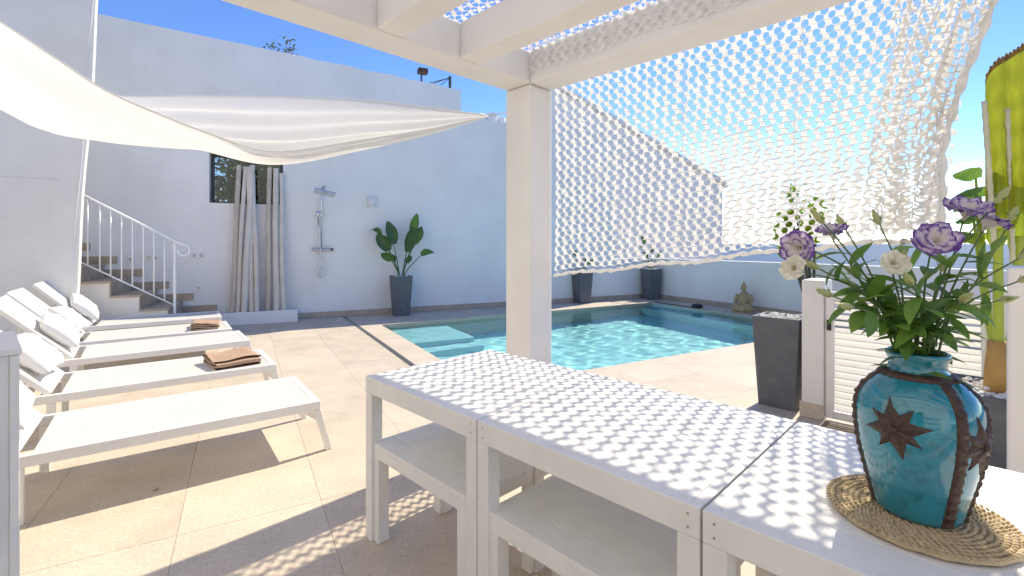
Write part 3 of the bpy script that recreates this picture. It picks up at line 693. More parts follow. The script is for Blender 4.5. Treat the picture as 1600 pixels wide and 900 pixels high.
# loungers
def make_lounger(label, loc, rot):
    t = thing('sun_lounger', label, 'sun lounger', loc, rot, 'white sling sun loungers in a row')
    hw_ = .345; Z = .337; L_ = 1.98; A = lambda x, y, z=0: Vector((x, y, z))
    for s in (-1, 1):
        obj('side_rail', G().span(A, -L_, .0, s * hw_ - .017, s * hw_ + .017, Z - .058, Z), 'white_metal', t, True, bevel=.004)
        g = G(); yy = s * (hw_ - .0)
        g.add([A(-.045, yy - .0165, Z - .0585), A(.0, yy - .0165, Z - .0585), A(.0, yy + .0165, Z - .0585), A(-.045, yy + .0165, Z - .0585), A(.035, yy - .0165, 0), A(.075, yy - .0165, 0), A(.075, yy + .0165, 0), A(.035, yy + .0165, 0)],
              [(0, 1, 2, 3), (4, 7, 6, 5), (0, 4, 5, 1), (1, 5, 6, 2), (2, 6, 7, 3), (3, 7, 4, 0)])
        obj('leg', g, 'white_metal', t, True, bevel=.003)
        obj('leg', G().span(A, -1.43, -1.385, yy - .0165, yy + .0165, 0, Z - .0585), 'white_metal', t, True, bevel=.003)
        g = G().add([A(-.115, yy - s * .018, Z - .06), A(-.05, yy - s * .018, Z - .06), A(-.012, yy - s * .018, Z - .14), A(-.115, yy - s * .021, Z - .06), A(-.05, yy - s * .021, Z - .06), A(-.012, yy - s * .021, Z - .14)], [(0, 1, 2), (3, 5, 4), (0, 3, 4, 1), (1, 4, 5, 2), (2, 5, 3, 0)])
        obj('corner_gusset', g, 'white_metal', t, True)
    obj('end_bar', G().span(A, -.045, -.0005, -hw_ + .0175, hw_ - .0175, Z - .05, Z - .001), 'white_metal', t, True, bevel=.004)
    obj('end_bar', G().span(A, -L_, -L_ + .04, -hw_ + .0175, hw_ - .0175, Z - .05, Z - .004), 'white_metal', t, True, bevel=.004)
    for x in (-1.37, -.95, -.55):
        g = G(); pth = [A(x, (hw_ - .02) * math.cos(math.pi * i / 10), Z - .035 - .045 * math.sin(math.pi * i / 10)) for i in range(11)]
        obj('cross_bar', g.tube(pth, .013, 8), 'white_metal', t, True, smooth=True)
    def sl(u, v):
        x = -.035 - 1.325 * u; y = (v - .5) * 2 * (hw_ - .018)
        return A(x, y, Z - .004 - .012 * math.sin(math.pi * v) * math.sin(math.pi * u) ** .5)
    g = G().grid(sl, 20, 8); g.grid(lambda u, v: sl(u, v) - Vector((0, 0, .003)), 20, 8); n0 = len(g.f) // 2
    obj('sling', g, 'sling', t, True, smooth=True)
    th = R(46.5); bx = -1.42; D_ = Vector((-math.cos(th), 0, math.sin(th))); Nn = Vector((math.sin(th), 0, math.cos(th)))
    B0 = A(bx, 0, Z - .005); bl = .75
    for s in (-1, 1):
        obj('backrest_rail', G().box(B0 + D_ * (bl / 2) + Y * (s * (hw_ - .04)), D_, Y, Nn, bl, .03, .035), 'white_metal', t, True, bevel=.004)
    obj('backrest_bar', G().box(B0 + D_ * (bl - .015), D_, Y, Nn, .03, 2 * hw_ - .112, .033), 'white_metal', t, True, bevel=.004)
    obj('backrest_bar', G().box(B0 + D_ * .015, D_, Y, Nn, .03, 2 * hw_ - .112, .033), 'white_metal', t, True, bevel=.004)
    def bk(u, v): return B0 + D_ * (bl * u) + Y * ((v - .5) * 2 * (hw_ - .028)) + Nn * (.019 - .014 * math.sin(math.pi * v) * math.sin(math.pi * u))
    g = G().grid(bk, 14, 8); g.grid(lambda u, v: bk(u, v) - Nn * .003, 14, 8)
    obj('backrest_sling', g, 'sling', t, True, smooth=True)
    for s in (-1, 1):
        obj('backrest_prop', G().tube([B0 + D_ * .45 + Y * (s * (hw_ - .07)) - Nn * .02, A(-1.86, s * (hw_ - .05), Z - .03)], .010, 8), 'white_metal', t, True, smooth=True)
    return t, (B0, D_, Nn)
nears = [((-1.268, 3.157), 36.4, 5), ((-2.029, 4.118), 37.0, 4), ((-2.815, 5.141), 38.0, 3), ((-3.412, 5.829), 36.0, 2), ((-4.115, 6.781), 34.5, 1)]
LLAB = {5: 'white sling sun lounger nearest the long table, without a towel', 4: 'white sling sun lounger carrying the larger folded brown towel',
        3: 'white sling sun lounger between the two loungers with brown towels', 2: 'white sling sun lounger carrying the smaller brown towel',
        1: 'white sling sun lounger standing nearest the stairs'}
LP = {}
for (nx, ny), ang, k in nears:
    q = R(ang); d = Vector((math.cos(q), math.sin(q), 0)); n = Vector((math.sin(q), -math.cos(q), 0))
    c = Vector((nx, ny, 0)) - n * .345
    t, bk = make_lounger(LLAB[k], c, q); LP[k] = (c, q, bk)
# pillows
def pillow(k, up, side, tilt, label, sz=(.46, .36, .15)):
    c, q, (B0, D_, Nn) = LP[k]; rot = Matrix.Rotation(q, 3, 'Z')
    ctr = B0 + D_ * up + Nn * .085 + Y * side
    ct, st_ = math.cos(tilt), math.sin(tilt)
    ay = Y * ct + D_ * st_; ax = D_ * ct - Y * st_
    g = G(); n = 22
    for sgn in (1, -1):
        def f(u, v):
            a_ = u * 2 - 1; b_ = v * 2 - 1
            h = (max(0, 1 - abs(a_) ** 3.2) * max(0, 1 - abs(b_) ** 3.2)) ** .5
            pin = 1 - .09 * (1 - abs(a_) ** 2) * abs(b_) ** 4; pin2 = 1 - .09 * (1 - abs(b_) ** 2) * abs(a_) ** 4
            wr = .010 * nz((a_ * 2 + k, b_ * 2, sgn), 1.6, k) + .006 * nz((a_ * 5, b_ * 5, k), 1.2, 3 + k)
            return ctr + ay * (a_ * sz[0] / 2 * pin2) + ax * (b_ * sz[1] / 2 * pin) + Nn * sgn * (h * (sz[2] / 2 + wr * 1.6))
        g2 = G().grid(f, n, n)
        if sgn < 0: g2.f = [x[::-1] for x in g2.f]
        g.add(g2.v, g2.f)
    g.v = [rot @ v + c for v in g.v]
    return tag(obj('pillow', g, 'pillow', smooth=True, loc=c + rot @ ctr), label, 'pillow', 'white pillows on the loungers')
pillow(1, .22, .02, .25, 'white pillow on the lounger nearest the stairs')
pillow(2, .22, .0, -.1, 'white pillow on the lounger with the smaller towel')
pillow(3, .24, .0, .12, 'plump white pillow on the lounger between the towelled ones')
pillow(4, .26, -.02, -.08, 'white pillow on the lounger with the larger towel')
pillow(5, .26, -.05, .1, 'white pillow on the lounger nearest the long table')
# towels: a cloth folded over itself several times
def towel(k, x, y, rot_, L_, Wd, label):
    c, q, _ = LP[k]; rot = Matrix.Rotation(q, 3, 'Z'); r3 = Matrix.Rotation(rot_, 3, 'Z')
    prof = []   # section across the folds (y,z)
    th = .0165
    lay = 4
    for i in range(lay):
        z = .006 + i * th * 1.25
        ys = (-Wd / 2, Wd / 2) if i % 2 == 0 else (Wd / 2, -Wd / 2)
        for t_ in (0, .2, .4, .6, .8, 1): prof.append((ys[0] + (ys[1] - ys[0]) * t_ * (.97 if i else 1), z + .004 * math.sin(t_ * 3.1 * (i + 1))))
        if i < lay - 1:
            s_ = 1 if i % 2 == 0 else -1
            for a_ in (-60, -20, 20, 60): prof.append((s_ * (Wd / 2 + th * .9 * math.cos(R(a_))), z + th * .62 + th * .62 * math.sin(R(a_))))
    g = G(); nL = 12; top = []
    for sgn in (1, -1):
        def f(u, v):
            i = min(int(u * (len(prof) - 1) + 1e-6), len(prof) - 1); y_, z_ = prof[i]
            w = 1 + .02 * math.sin(v * 5 + k)
            return Vector(((v - .5) * L_ * (1 + .03 * math.sin(u * 20)), y_ * w, z_ * (1 + .10 * math.sin(v * 4 + k) * math.cos(y_ * 9)) + sgn * th * .40 + .007 * math.sin(v * 6 + y_ * 14) * (z_ / .05)))
        g2 = G().grid(f, len(prof) - 1, nL)
        if sgn < 0: g2.f = [x_[::-1] for x_ in g2.f]
        g.add(g2.v, g2.f)
    m = len(prof)
    for v in (0, nL):
        for i in range(m - 1):
            a_ = v * m + i; b_ = (nL + 1) * m + a_; g.f.append((a_, a_ + 1, b_ + 1, b_)); g.mi.append(0)
    base = Vector((x, y, .337 - .006))
    g.v = [c + rot @ (base + r3 @ v) for v in g.v]
    return tag(obj('folded_towel', g, 'towel', smooth=True, loc=c + rot @ base), label, 'towel', 'folded brown towels')
towel(4, -.30, -.06, R(8), .34, .40, 'larger folded brown towel lying on a lounger near its foot end')
towel(2, -.25, -.03, R(84), .42, .26, 'smaller folded brown towel on the lounger second from the stairs')

# white cabinet at the left edge
cbx = thing('patio_cabinet', 'white framed panelled patio cabinet standing by the nearest lounger', 'cabinet', (-1.66, 1.42, 0))
ca = R(48); CX = Vector((math.cos(ca), math.sin(ca), 0)); CY = Vector((-math.sin(ca), math.cos(ca), 0)); C0 = Vector((-1.385, 1.345, 0))
def CF(a_, b_, z=0): return C0 - CX * a_ + CY * b_ + Vector((0, 0, z))   # a leftwards from the corner, b away
CHh = 1.078
for (a_, b_) in ((0, 0), (.5, 0), (0, .36), (.5, .36)): obj('post', G().span(CF, a_, a_ + .02, b_, b_ + .02, 0, CHh - .021), 'white_metal', cbx, bevel=.002)
obj('top', G().span(CF, -.004, .524, -.004, .384, CHh - .02, CHh), 'white_metal', cbx, bevel=.003)
obj('shelf', G().span(CF, .001, .519, .001, .379, .1, .12), 'white_metal', cbx)
obj('shelf', G().span(CF, .021, .499, .021, .359, .55, .562), 'white_metal', cbx)
obj('front_panel', G().span(CF, .021, .499, .006, .011, .122, CHh - .022), 'white_metal', cbx)
obj('brace', G().box(CF(.26, -.004, .62), (CX * -.42 + UP * -.9).normalized(), CY, (CX * .9 - UP * .42).normalized(), 1.02, .008, .022), 'white_metal', cbx, bevel=.002)
obj('side_panel', G().span(CF, .006, .011, .021, .359, .122, CHh - .022), 'white_metal', cbx)
obj('back_panel', G().span(CF, .021, .499, .366, .371, .122, CHh - .022), 'white_metal', cbx)
obj('handle', G().tube([CF(.06, -.012, .55), CF(.06, -.012, .85)], .007, 8), 'black', cbx)

# ================================================================== POTS AND PLANTS
def planter(c, rot, label, H=.75, tw=.37, bw_=.28, fill='stones', group='tapered slate planters'):
    t = thing('planter', label, 'planter', c, rot, group); A = lambda x, y, z=0: Vector((x, y, z)); wl_ = .025
    def sq(w, z): return [A(-w / 2, -w / 2, z), A(w / 2, -w / 2, z), A(w / 2, w / 2, z), A(-w / 2, w / 2, z)]
    wi = bw_ + (tw - bw_) * (H - .06) / H - 2 * wl_
    vs = sq(bw_, 0) + sq(tw, H) + sq(tw - 2 * wl_, H) + sq(wi, H - .06)
    fs = [(3, 2, 1, 0)] + [(i, (i + 1) % 4, 4 + (i + 1) % 4, 4 + i) for i in range(4)] + [(4 + i, 4 + (i + 1) % 4, 8 + (i + 1) % 4, 8 + i) for i in range(4)] + [(8 + i, 8 + (i + 1) % 4, 12 + (i + 1) % 4, 12 + i) for i in range(4)] + [(12, 13, 14, 15)]
    obj('pot', G().add(vs, fs), 'slate', t, True, bevel=.005)
    g = G().add(sq(wi - .003, H - .035), [(0, 1, 2, 3)]); obj('soil', g, 'pebble_white', t, True)
    g = G()
    for i in range(330):
        x, y = rnd.uniform(-.5, .5) * (wi - .03), rnd.uniform(-.5, .5) * (wi - .03); r_ = rnd.uniform(.009, .018)
        g.ball(A(x, y, H - .03 + rnd.uniform(0, .03)), (r_, r_ * rnd.uniform(.7, 1), r_ * .7), 6, 4, mi=1 if rnd.random() < .12 else 0)
    o = obj('pebbles', g, ['pebble_white', 'pebble_dark'], t, True, smooth=True); o['kind'] = 'stuff'
    return t
wr_ = math.atan2(WD.y, WD.x)
c1 = W(1.93, .30, 0); planter(c1, wr_, 'dark slate tapered planter holding a bird of paradise beside the shower wall')
c2 = Vector((1.62, 11.05, 0)); planter(c2, wr_, 'dark slate tapered planter at the pool back edge, next to the pillar')
c3 = Vector((3.42, 11.75, 0)); planter(c3, wr_ + .05, 'dark slate tapered planter in the far corner where the walls meet')
c4_ = P(-1.262, 4.52, 0); planter(c4_, R(-45), 'tall dark slate planter filled with white pebbles beside the gate post', H=.755, tw=.36, bw_=.28)
# strelitzia
def blade(g, base, d, side, L_, Wd, curl=.25, droop=.35, seg=9, mi=0):
    """large leaf with a channelled blade; side is the across direction"""
    d = d.normalized(); side = (side - d * side.dot(d)).normalized(); n = side.cross(d).normalized(); vs = []; fs = []
    for i in range(seg + 1):
        t = i / seg; w = Wd / 2 * (math.sin(math.pi * (t * .9 + .1)) ** .75 if i < seg else .01) * (1.06 - .15 * t)
        c = base + d * (L_ * t) - UP * (droop * L_ * t * t)
        for a_ in (-1, -.5, 0, .5, 1): vs.append(c + side * (w * a_) + n * (curl * w * a_ * a_ + .006 * math.sin(t * 21 + a_ * 2) * abs(a_)))
    for i in range(seg):
        for j in range(4): q = i * 5 + j; fs.append((q, q + 1, q + 6, q + 5))
    g.add(vs, fs, mi)
def strelitzia(c, label, leaves, scale=1.0, group=None, seed=1):
    t = thing('bird_of_paradise', label, 'plant', c, group=group); c = Vector(c); rn = random.Random(seed)
    for (az, lean, hgt, L_, Wd, droop) in leaves:
        d = Vector((math.cos(az), math.sin(az), 0)); tip = c + d * (lean * scale * 1.1) + UP * (hgt * scale); b = c + d * .02 + UP * .0
        pth = smooth_path([b, b + (tip - b) * .4 + UP * (.10 * hgt * scale), tip], 5)
        s = obj('stalk', G().tube(pth, [.013 - .007 * i / len(pth) for i in range(len(pth))], 7), 'stem_green', t, smooth=True)
        dd = (pth[-1] - pth[-3]).normalized(); sd = dd.cross(WN + rdir() * .45)
        g = G(); blade(g, tip, dd, sd, L_ * scale * 1.1, Wd * scale * 1.35, .45, droop); o = obj('leaf', g, rn.choice(['leaf_dark', 'leaf_mid', 'leaf_fresh']), t, smooth=True)
    return t
wx = math.atan2(WD.y, WD.x)
strelitzia(c1 + UP * .70, 'bird of paradise plant with broad drooping leaves in front of the tall wall',
    [(wx + math.pi, .20, .50, .42, .17, .25), (wx + math.pi - .2, .32, .78, .40, .09, .75), (wx, .10, .48, .44, .16, -.02), (wx + .3, .20, .82, .36, .12, .0),
     (wx - .2, .33, .42, .30, .10, .55), (wx + math.pi + .5, .2, .33, .32, .13, .4), (wx - .6, .10, .28, .2, .08, .3), (wx + 2.2, .13, .3, .22, .08, .35), (wx + .2, .27, .74, .24, .10, .1), (wx + 2.9, .12, .62, .44, .17, .1), (wx - .1, .22, .62, .34, .13, .2)], 1.06, seed=4)
strelitzia(c2 + UP * .70, 'leafy dark plant in the planter next to the pillar, behind the net', [(k * 1.05, .12 + .05 * (k % 3), .2 + .06 * (k % 4), .20, .09, .4) for k in range(4)], 1.0, seed=5)
strelitzia(c3 + UP * .70, 'leafy dark plant in the far corner planter, behind the net', [(k * .9 + .4, .14 + .06 * (k % 3), .3 + .1 * (k % 4), .24, .09, .3) for k in range(5)], 1.1, seed=6)

# gate with louvres
GV = 4.314; gu0 = -1.06
def post_thing(u0, u1, v0, v1, h, label):
    t = thing('gate_post', label, 'post', P((u0 + u1) / 2, (v0 + v1) / 2, 0), group='white gate posts')
    obj('shaft', G().span(P, u0, u1, v0, v1, 0, h), 'plaster_pergola', t, bevel=.01)
    obj('plinth', G().span(P, u0 - .012, u1 + .002, v0 - .012, v0 - .0005, .0015, .12), 'limestone', t, bevel=.003)
post_thing(gu0, gu0 + .15, GV, GV + .3, 1.083, 'white masonry gate post beside the pebble filled planter')
post_thing(.02, .3, GV - .02, GV + .3, 1.083, 'white masonry gate post behind the banana plant')
gt = thing('louvre_gate', 'low white louvred gate between masonry posts', 'gate', P(-.45, GV, 0))
g0, g1 = gu0 + .155, .015
obj('stile', G().span(P, g0, g0 + .055, GV + .03, GV + .07, .02, 1.0), 'white_paint', gt, bevel=.003)
obj('stile', G().span(P, g1 - .055, g1, GV + .03, GV + .07, .02, 1.0), 'white_paint', gt, bevel=.003)
obj('rail', G().span(P, g0 + .056, g1 - .056, GV + .031, GV + .069, .93, .999), 'white_paint', gt, bevel=.003)
obj('rail', G().span(P, g0 + .056, g1 - .056, GV + .031, GV + .069, .021, .08), 'white_paint', gt, bevel=.003)
n = 17; sp = .85 / n
for i in range(n):
    z = .08 + (i + .5) * sp
    obj('slat', G().box(P((g0 + g1) / 2, GV + .05, z), PU, (PV + UP * .75).normalized(), (UP - PV * .75).normalized(), g1 - g0 - .113, .046, .008), 'white_paint', gt, bevel=.002)
obj('latch', G().span(P, g0 + .012, g0 + .04, GV + .018, GV + .0295, .70, .78), 'black', gt, bevel=.003)
dm = thing('brown_slats', 'row of brown slats lying before the louvred gate', 'doormat', P(-.5, GV - .22, 0))  # row of thin brown slats across two battens on the paving
for i in range(9): obj('slat', G().span(P, g0 + .02, g0 + .62, GV - .38 + i * .036, GV - .38 + i * .036 + .026, .012, .024), 'brown_slat', dm, bevel=.002)
for u in (g0 + .08, g0 + .52): obj('batten', G().span(P, u, u + .04, GV - .385, GV - .06, .0015, .0115), 'brown_slat', dm)
# wall end at the right
we = thing('wall_end', 'white low wall end standing beside the vase table', 'wall', P(.3, 3.1, 0))
obj('wall', G().span(P, .055, .5, 3.0, 3.25, 0, 1.268), 'plaster_pergola', we, bevel=.012)
# big planter with banana
bp = P(.03, 3.77, 0)
planter(bp, R(-45), 'wide grey planter of white stones holding the banana plant', H=.57, tw=.52, bw_=.44)
bn = thing('banana_plant', 'yellow green banana plant with upright ragged leaves beside the gate', 'plant', bp + UP * .53)
b0 = bp + UP * .53
obj('trunk', G().tube([b0 - UP * .005, b0 + UP * .12, b0 + UP * .30], [.062, .058, .045], 12), 'banana_base', bn, smooth=True)
def banana_leaf(pts, rad, top, Ld, Wd, face, lean, ragged=True, m='banana'):
    pth = smooth_path([Vector(p) for p in pts], 5)
    s = obj('stalk', G().tube(pth, [rad * (1 - .55 * i / len(pth)) for i in range(len(pth))], 9), 'petiole', bn, smooth=True)
    d0 = (pth[-1] - pth[-3]).normalized(); side = face; base = pth[-1] - d0 * .08; n_ = side.cross(d0).normalized()
    seg = 26; rowsL = []; mid = []
    for i in range(seg + 1):
        t_ = i / seg; w = Wd / 2 * min(1, (t_ * 6 + .25)) * (1 if t_ < .7 else math.sqrt(max(0, 1 - ((t_ - .7) / .3) ** 2)) * 1 + .0)
        c = base + d0 * (Ld * t_) + lean * (Ld * t_ * t_); mid.append(c)
        row = []
        for a_ in (-1, -.66, -.33, 0, .33, .66, 1):
            ww = w * a_ * (1 + (.07 * math.sin(i * 2.6 + a_) if abs(a_) == 1 else 0))
            row.append(c + side * ww + n_ * (.38 * w * a_ * a_ + .008 * math.sin(i * 1.9 + a_ * 3) * abs(a_)))
        rowsL.append(row)
    g = G(); g.v = [p for r_ in rowsL for p in r_]
    for i in range(seg):
        for j in range(6):
            q = i * 7 + j; g.f.append((q, q + 1, q + 8, q + 7)); g.mi.append(1 if (j in (0, 5) and i > seg * .72 and i % 2 == 0) else 0)
    lf = obj('leaf', g, [m, 'banana_edge'], bn, smooth=True)
    obj('midrib', G().tube([p - n_ * .004 for p in mid], [.011 - .008 * i / seg for i in range(seg + 1)], 6), 'midrib', lf, smooth=True)
    if ragged:
        for sgn, j in ((-1, 0), (1, 6)):
            gg = G()
            for i in range(int(seg * .55), seg - 1):
                p = rowsL[i][j]; q = rowsL[i + 1][j]; o_ = (p - mid[i]).normalized(); L2 = rnd.uniform(.012, .03)
                gg.add([p, q, (p + q) / 2 + o_ * L2 + n_ * rnd.uniform(-.015, .015)], [(0, 1, 2)])
            obj('dry_edge', gg, 'banana_edge', lf)
SDV = PU; BKV = PV
def column_leaf(x0, z0, z1, wd, lean, m, stalk):
    """channelled upright leaf: rounded foot, convex towards the terrace"""
    g = G(); seg, na = 30, 10
    for i in range(seg + 1):
        t_ = i / seg; w = wd * (min(1, math.sin(min(1, t_ * 5 + .12) * math.pi / 2)) * (1 - .12 * t_))
        for k in range(na + 1):
            a_ = k / na * 2 - 1
            g.v.append(b0 + X * (x0 + lean * t_) + UP * (z0 + (z1 - z0) * t_) + SDV * (w / 2 * a_) + BKV * (.5 * w * a_ * a_ + .0025 * math.sin(t_ * 70 + a_ * 2)))
    for i in range(seg):
        for k in range(na): q = i * (na + 1) + k; g.f.append((q, q + 1, q + na + 2, q + na + 1)); g.mi.append(0)
    obj('leaf', g, m, bn, smooth=True)
    lo = smooth_path([b0 + X * x0 * .25 + UP * .15, b0 + X * (x0 * .8 + .006) + UP * (z0 * .55), b0 + X * (x0 + .004) + BKV * .01 + UP * (z0 + .12)], 8)
    obj('stalk', G().tube(lo, [stalk * (1.1 - .3 * i / len(lo)) for i in range(len(lo))], 10), 'petiole', bn, smooth=True)
column_leaf(-.004, .80, 1.25, .084, -.008, 'leaf_lime', .024)
column_leaf(.114, .76, 1.25, .086, -.008, 'leaf_lime', .026)
column_leaf(.235, .8, 1.25, .09, 0, 'leaf_lime', .026)
def rib(x0, za, x1, zb):
    pth = [b0 + X * (x0 + (x1 - x0) * i / 30) - BKV * .03 + UP * (za + (zb - za) * i / 30) for i in range(31)]
    obj('pale_rib', G().tube(pth, [.0115 + .0028 * (i % 3 == 0) for i in range(31)], 7), 'midrib', bn, smooth=True)
rib(-.020, .84, -.074, 1.62); rib(.082, .74, .052, 1.58); rib(.19, .8, .175, 1.6)
g = G(); seg, na = 34, 40; tops = []
for i in range(seg + 1):
    t_ = i / seg
    for k in range(na + 1):
        a_ = k / na; zt = 1.79 + .20 * a_ ** .8 - .05 * math.exp(-a_ * 30)
        p_ = b0 + X * -.070 + BKV * (-.01 + .05 * math.sin(a_ * 3) + .03 * math.sin(t_ * 2) + .013 * math.sin(a_ * 26) * (1 - .6 * t_) + .004 * math.sin(t_ * 40 + a_ * 9)) + SDV * (.30 * a_) + UP * (1.02 - .10 * abs(math.sin(a_ * 13 + .2)) + (zt - 1.02 + .10 * abs(math.sin(a_ * 13 + .2))) * t_)
        g.v.append(p_)
        if i == seg: tops.append(p_)
for i in range(seg):
    for k in range(na): q = i * (na + 1) + k; g.f.append((q, q + 1, q + na + 2, q + na + 1)); g.mi.append(0)
tl_ = obj('top_leaf', g, 'banana', bn, smooth=True)
g = G()
for k in range(0, na - 1, 2):
    p, q = tops[k], tops[k + 2]; h = rnd.uniform(.012, .026); c_ = (p + q) / 2
    ring = [p - UP * .02, q - UP * .02, q + UP * h * .5, c_ + UP * h * 1.15 - BKV * .006, p + UP * h * .5]
    g.add([v_ - BKV * (.004 + .004 * (k % 2)) for v_ in ring], [(0, 1, 2, 3, 4)])
    g.ball(c_ + UP * h * .35 - BKV * .004, (.009, .006, .014), 6, 5)
obj('dry_edge', g, 'banana_edge', tl_)
for k, (az_, tp, L_, Wd_, m_) in enumerate(((2.6, (.15, .25, 1.12), .26, .13, 'leaf_fresh'), (3.0, (.16, .28, .98), .26, .13, 'leaf_mid'), (2.9, (.12, .2, .86), .24, .12, 'leaf_lime'), (2.4, (.17, .3, 1.24), .24, .12, 'leaf_fresh'), (3.2, (.15, .3, 1.05), .27, .12, 'leaf_mid'))):
    tip_ = b0 + Vector(tp); pth = smooth_path([b0 + UP * .2 + Y * .02, b0 + Vector((tp[0] * .4, tp[1] * .5, tp[2] * .55)), tip_], 6)
    obj('stalk', G().tube(pth, [.014 - .008 * i / len(pth) for i in range(len(pth))], 7), 'petiole', bn, smooth=True)
    g = G(); blade(g, tip_, Vector((math.cos(az_), math.sin(az_) * .4 - .5, .55)), X * .5 - Y * .7 + UP * .6, L_, Wd_, .3, .5); obj('leaf', g, m_, bn, smooth=True)
# small shrub past the net, and cord bundle by the planter
bush('garden_shrub', 'yellow green slender shrub growing behind the net beside the low wall', 'shrub', (5.1, 8.1, 0), (5.0, 8.2, 1.65), (.46, .46, .75), 800, .13, 'leaf_lime', 11)
g = G(); cb = P(.0, 3.30, 0)
pth = [cb + Vector((math.cos(i * .55) * (.085 + .02 * math.sin(i * .9)), math.sin(i * .55) * .05, .02 + .006 * i + .02 * math.sin(i * 1.3) ** 2)) for i in range(40)]
tag(obj('rope_coil', g.tube(smooth_path(pth, 2), .011, 6), 'black', smooth=True, loc=cb), 'tangled black rope coil on the ground beside the grey planter', 'rope')

for k, (e_, f_, lb) in enumerate(((.35, -4.9, 'dry curled leaf lying on the deck beside the drain channel'), (1.2, -6.3, 'dry curled leaf lying on the deck near the pool steps'), (-.4, -3.3, 'dry curled leaf lying on the paving near the loungers'))):
    g = G(); p_ = Q(e_, f_, .003); leaf_shape(g, p_, Vector((math.cos(k * 2.1), math.sin(k * 2.1), .12)), UP, .045, .02, .25, 5, 0, .5)
    tag(obj('dry_leaf', g, 'straw', smooth=True, loc=p_), lb, 'leaf', 'dry leaves on the deck')
# buddha statue: one fused body
def fuse(name, g, m, parent, vox, loc=None):
    o = obj(name, g, m, parent, loc=loc); md = o.modifiers.new('fuse', 'REMESH'); md.mode = 'VOXEL'; md.voxel_size = vox; md.use_smooth_shade = True
    sm = o.modifiers.new('soft', 'SMOOTH'); sm.iterations = 4; sm.factor = .5
    dg = bpy.context.evaluated_depsgraph_get(); me = bpy.data.meshes.new_from_object(o.evaluated_get(dg)); o.modifiers.clear(); o.data = me; return o
bb = Vector((4.60, 9.50, 0)); bud = thing('buddha_statue', 'weathered golden seated stone figure on the deck by the low wall', 'statue', bb)
fw = Vector((-.75, -.66, 0)).normalized(); sd = Vector((-fw.y, fw.x, 0)); k = 1.02
def bl(a_, b_, z): return bb + (fw * a_ + sd * b_ + UP * z) * k
AX = (fw, sd, UP); g = G()
g.ball(bl(.02, 0, .05), (.15, .21, .05), 14, 8, ax=AX)
g.ball(bl(.06, .12, .09), (.10, .10, .055), 12, 8, ax=AX); g.ball(bl(.06, -.12, .09), (.10, .10, .055), 12, 8, ax=AX)
g.tube([bl(.0, .14, .09), bl(.11, .04, .095), bl(.11, -.08, .09)], [.05, .045, .035], 10); g.tube([bl(0, -.14, .09), bl(.12, -.03, .11), bl(.11, .08, .10)], [.05, .045, .035], 10)
g.tube([bl(-.04, 0, .06), bl(-.035, 0, .18), bl(-.03, 0, .30), bl(-.03, 0, .36), bl(-.03, 0, .40), bl(-.02, 0, .44)], [.115, .10, .115, .10, .045, .035], 14)
for s in (-1, 1): g.tube([bl(-.03, s * .11, .345), bl(-.02, s * .155, .25), bl(.03, s * .14, .17), bl(.10, s * .05, .13)], [.048, .042, .036, .028], 10); g.ball(bl(.11, s * .03, .135), (.035, .045, .022), 8, 6, ax=AX)
g.ball(bl(-.01, 0, .485), (.058, .052, .07), 14, 10, ax=AX); g.ball(bl(-.02, 0, .55), (.034, .034, .034), 10, 8, ax=AX); g.ball(bl(-.02, 0, .59), (.012, .012, .03), 8, 6, ax=AX)
for s in (-1, 1): g.ball(bl(-.01, s * .053, .47), (.012, .01, .034), 6, 6, ax=AX)
g.ball(bl(.048, 0, .478), (.012, .010, .02), 6, 6, ax=AX)
fuse('figure', g, 'buddha', bud, .009)
obj('pedestal', G().tube([bl(.02, 0, .0), bl(.02, 0, .03)], [.20, .19], 20), 'buddha', bud)
# pool hose
g = G(); pth = [Q(PE1 - .18 + .02 * math.sin(i * .6), -8.04 + i * .09, -.03 + (.035 if i > 14 else .0)) for i in range(20)]
ph_ = thing('pool_vacuum_hose', 'thin black pool hose with a float at the pool corner', 'hose', Q(PE1, -7.2, 0))
pth = [Q(PE1 + .05 + .02 * math.sin(i * .9), PF0 + .02 + i * .075, .008) for i in range(17)]
obj('hose', G().tube(pth, .012, 6), 'black', ph_, smooth=True)
obj('float', G().ball(pth[-1] + UP * .04, (.13, .09, .05), 12, 8), 'black', ph_, smooth=True)

# log poles in a trough
tr = thing('pole_trough', 'long white plastered trough at the foot of the tall wall', 'trough', W(-.4, .2, 0))
ts0, ts1 = -1.02, .12; tp0, tp1, tz = .025, .33, .215
obj('wall', G().span(W, ts0, ts1, tp1 - .03, tp1, 0, tz), 'plaster', tr, bevel=.006); obj('wall', G().span(W, ts0, ts1, tp0, tp0 + .03, 0, tz), 'plaster', tr, bevel=.006)
obj('wall', G().span(W, ts0, ts0 + .03, tp0 + .031, tp1 - .031, 0, tz - .001), 'plaster', tr, bevel=.006); obj('wall', G().span(W, ts1 - .03, ts1, tp0 + .031, tp1 - .031, 0, tz - .001), 'plaster', tr, bevel=.006)
obj('soil', G().span(W, ts0 + .031, ts1 - .031, tp0 + .032, tp1 - .032, .01, .12), 'soil', tr)
poles = [(-.93, -.80, 2.72, .052), (-.86, -.71, 2.70, .040), (-.77, -.60, 2.73, .060), (-.66, -.635, 2.66, .038), (-.57, -.65, 2.70, .055), (-.475, -.585, 2.60, .04),
         (-.36, -.33, 2.71, .052), (-.21, -.235, 2.70, .056), (-.085, -.15, 2.62, .044)]
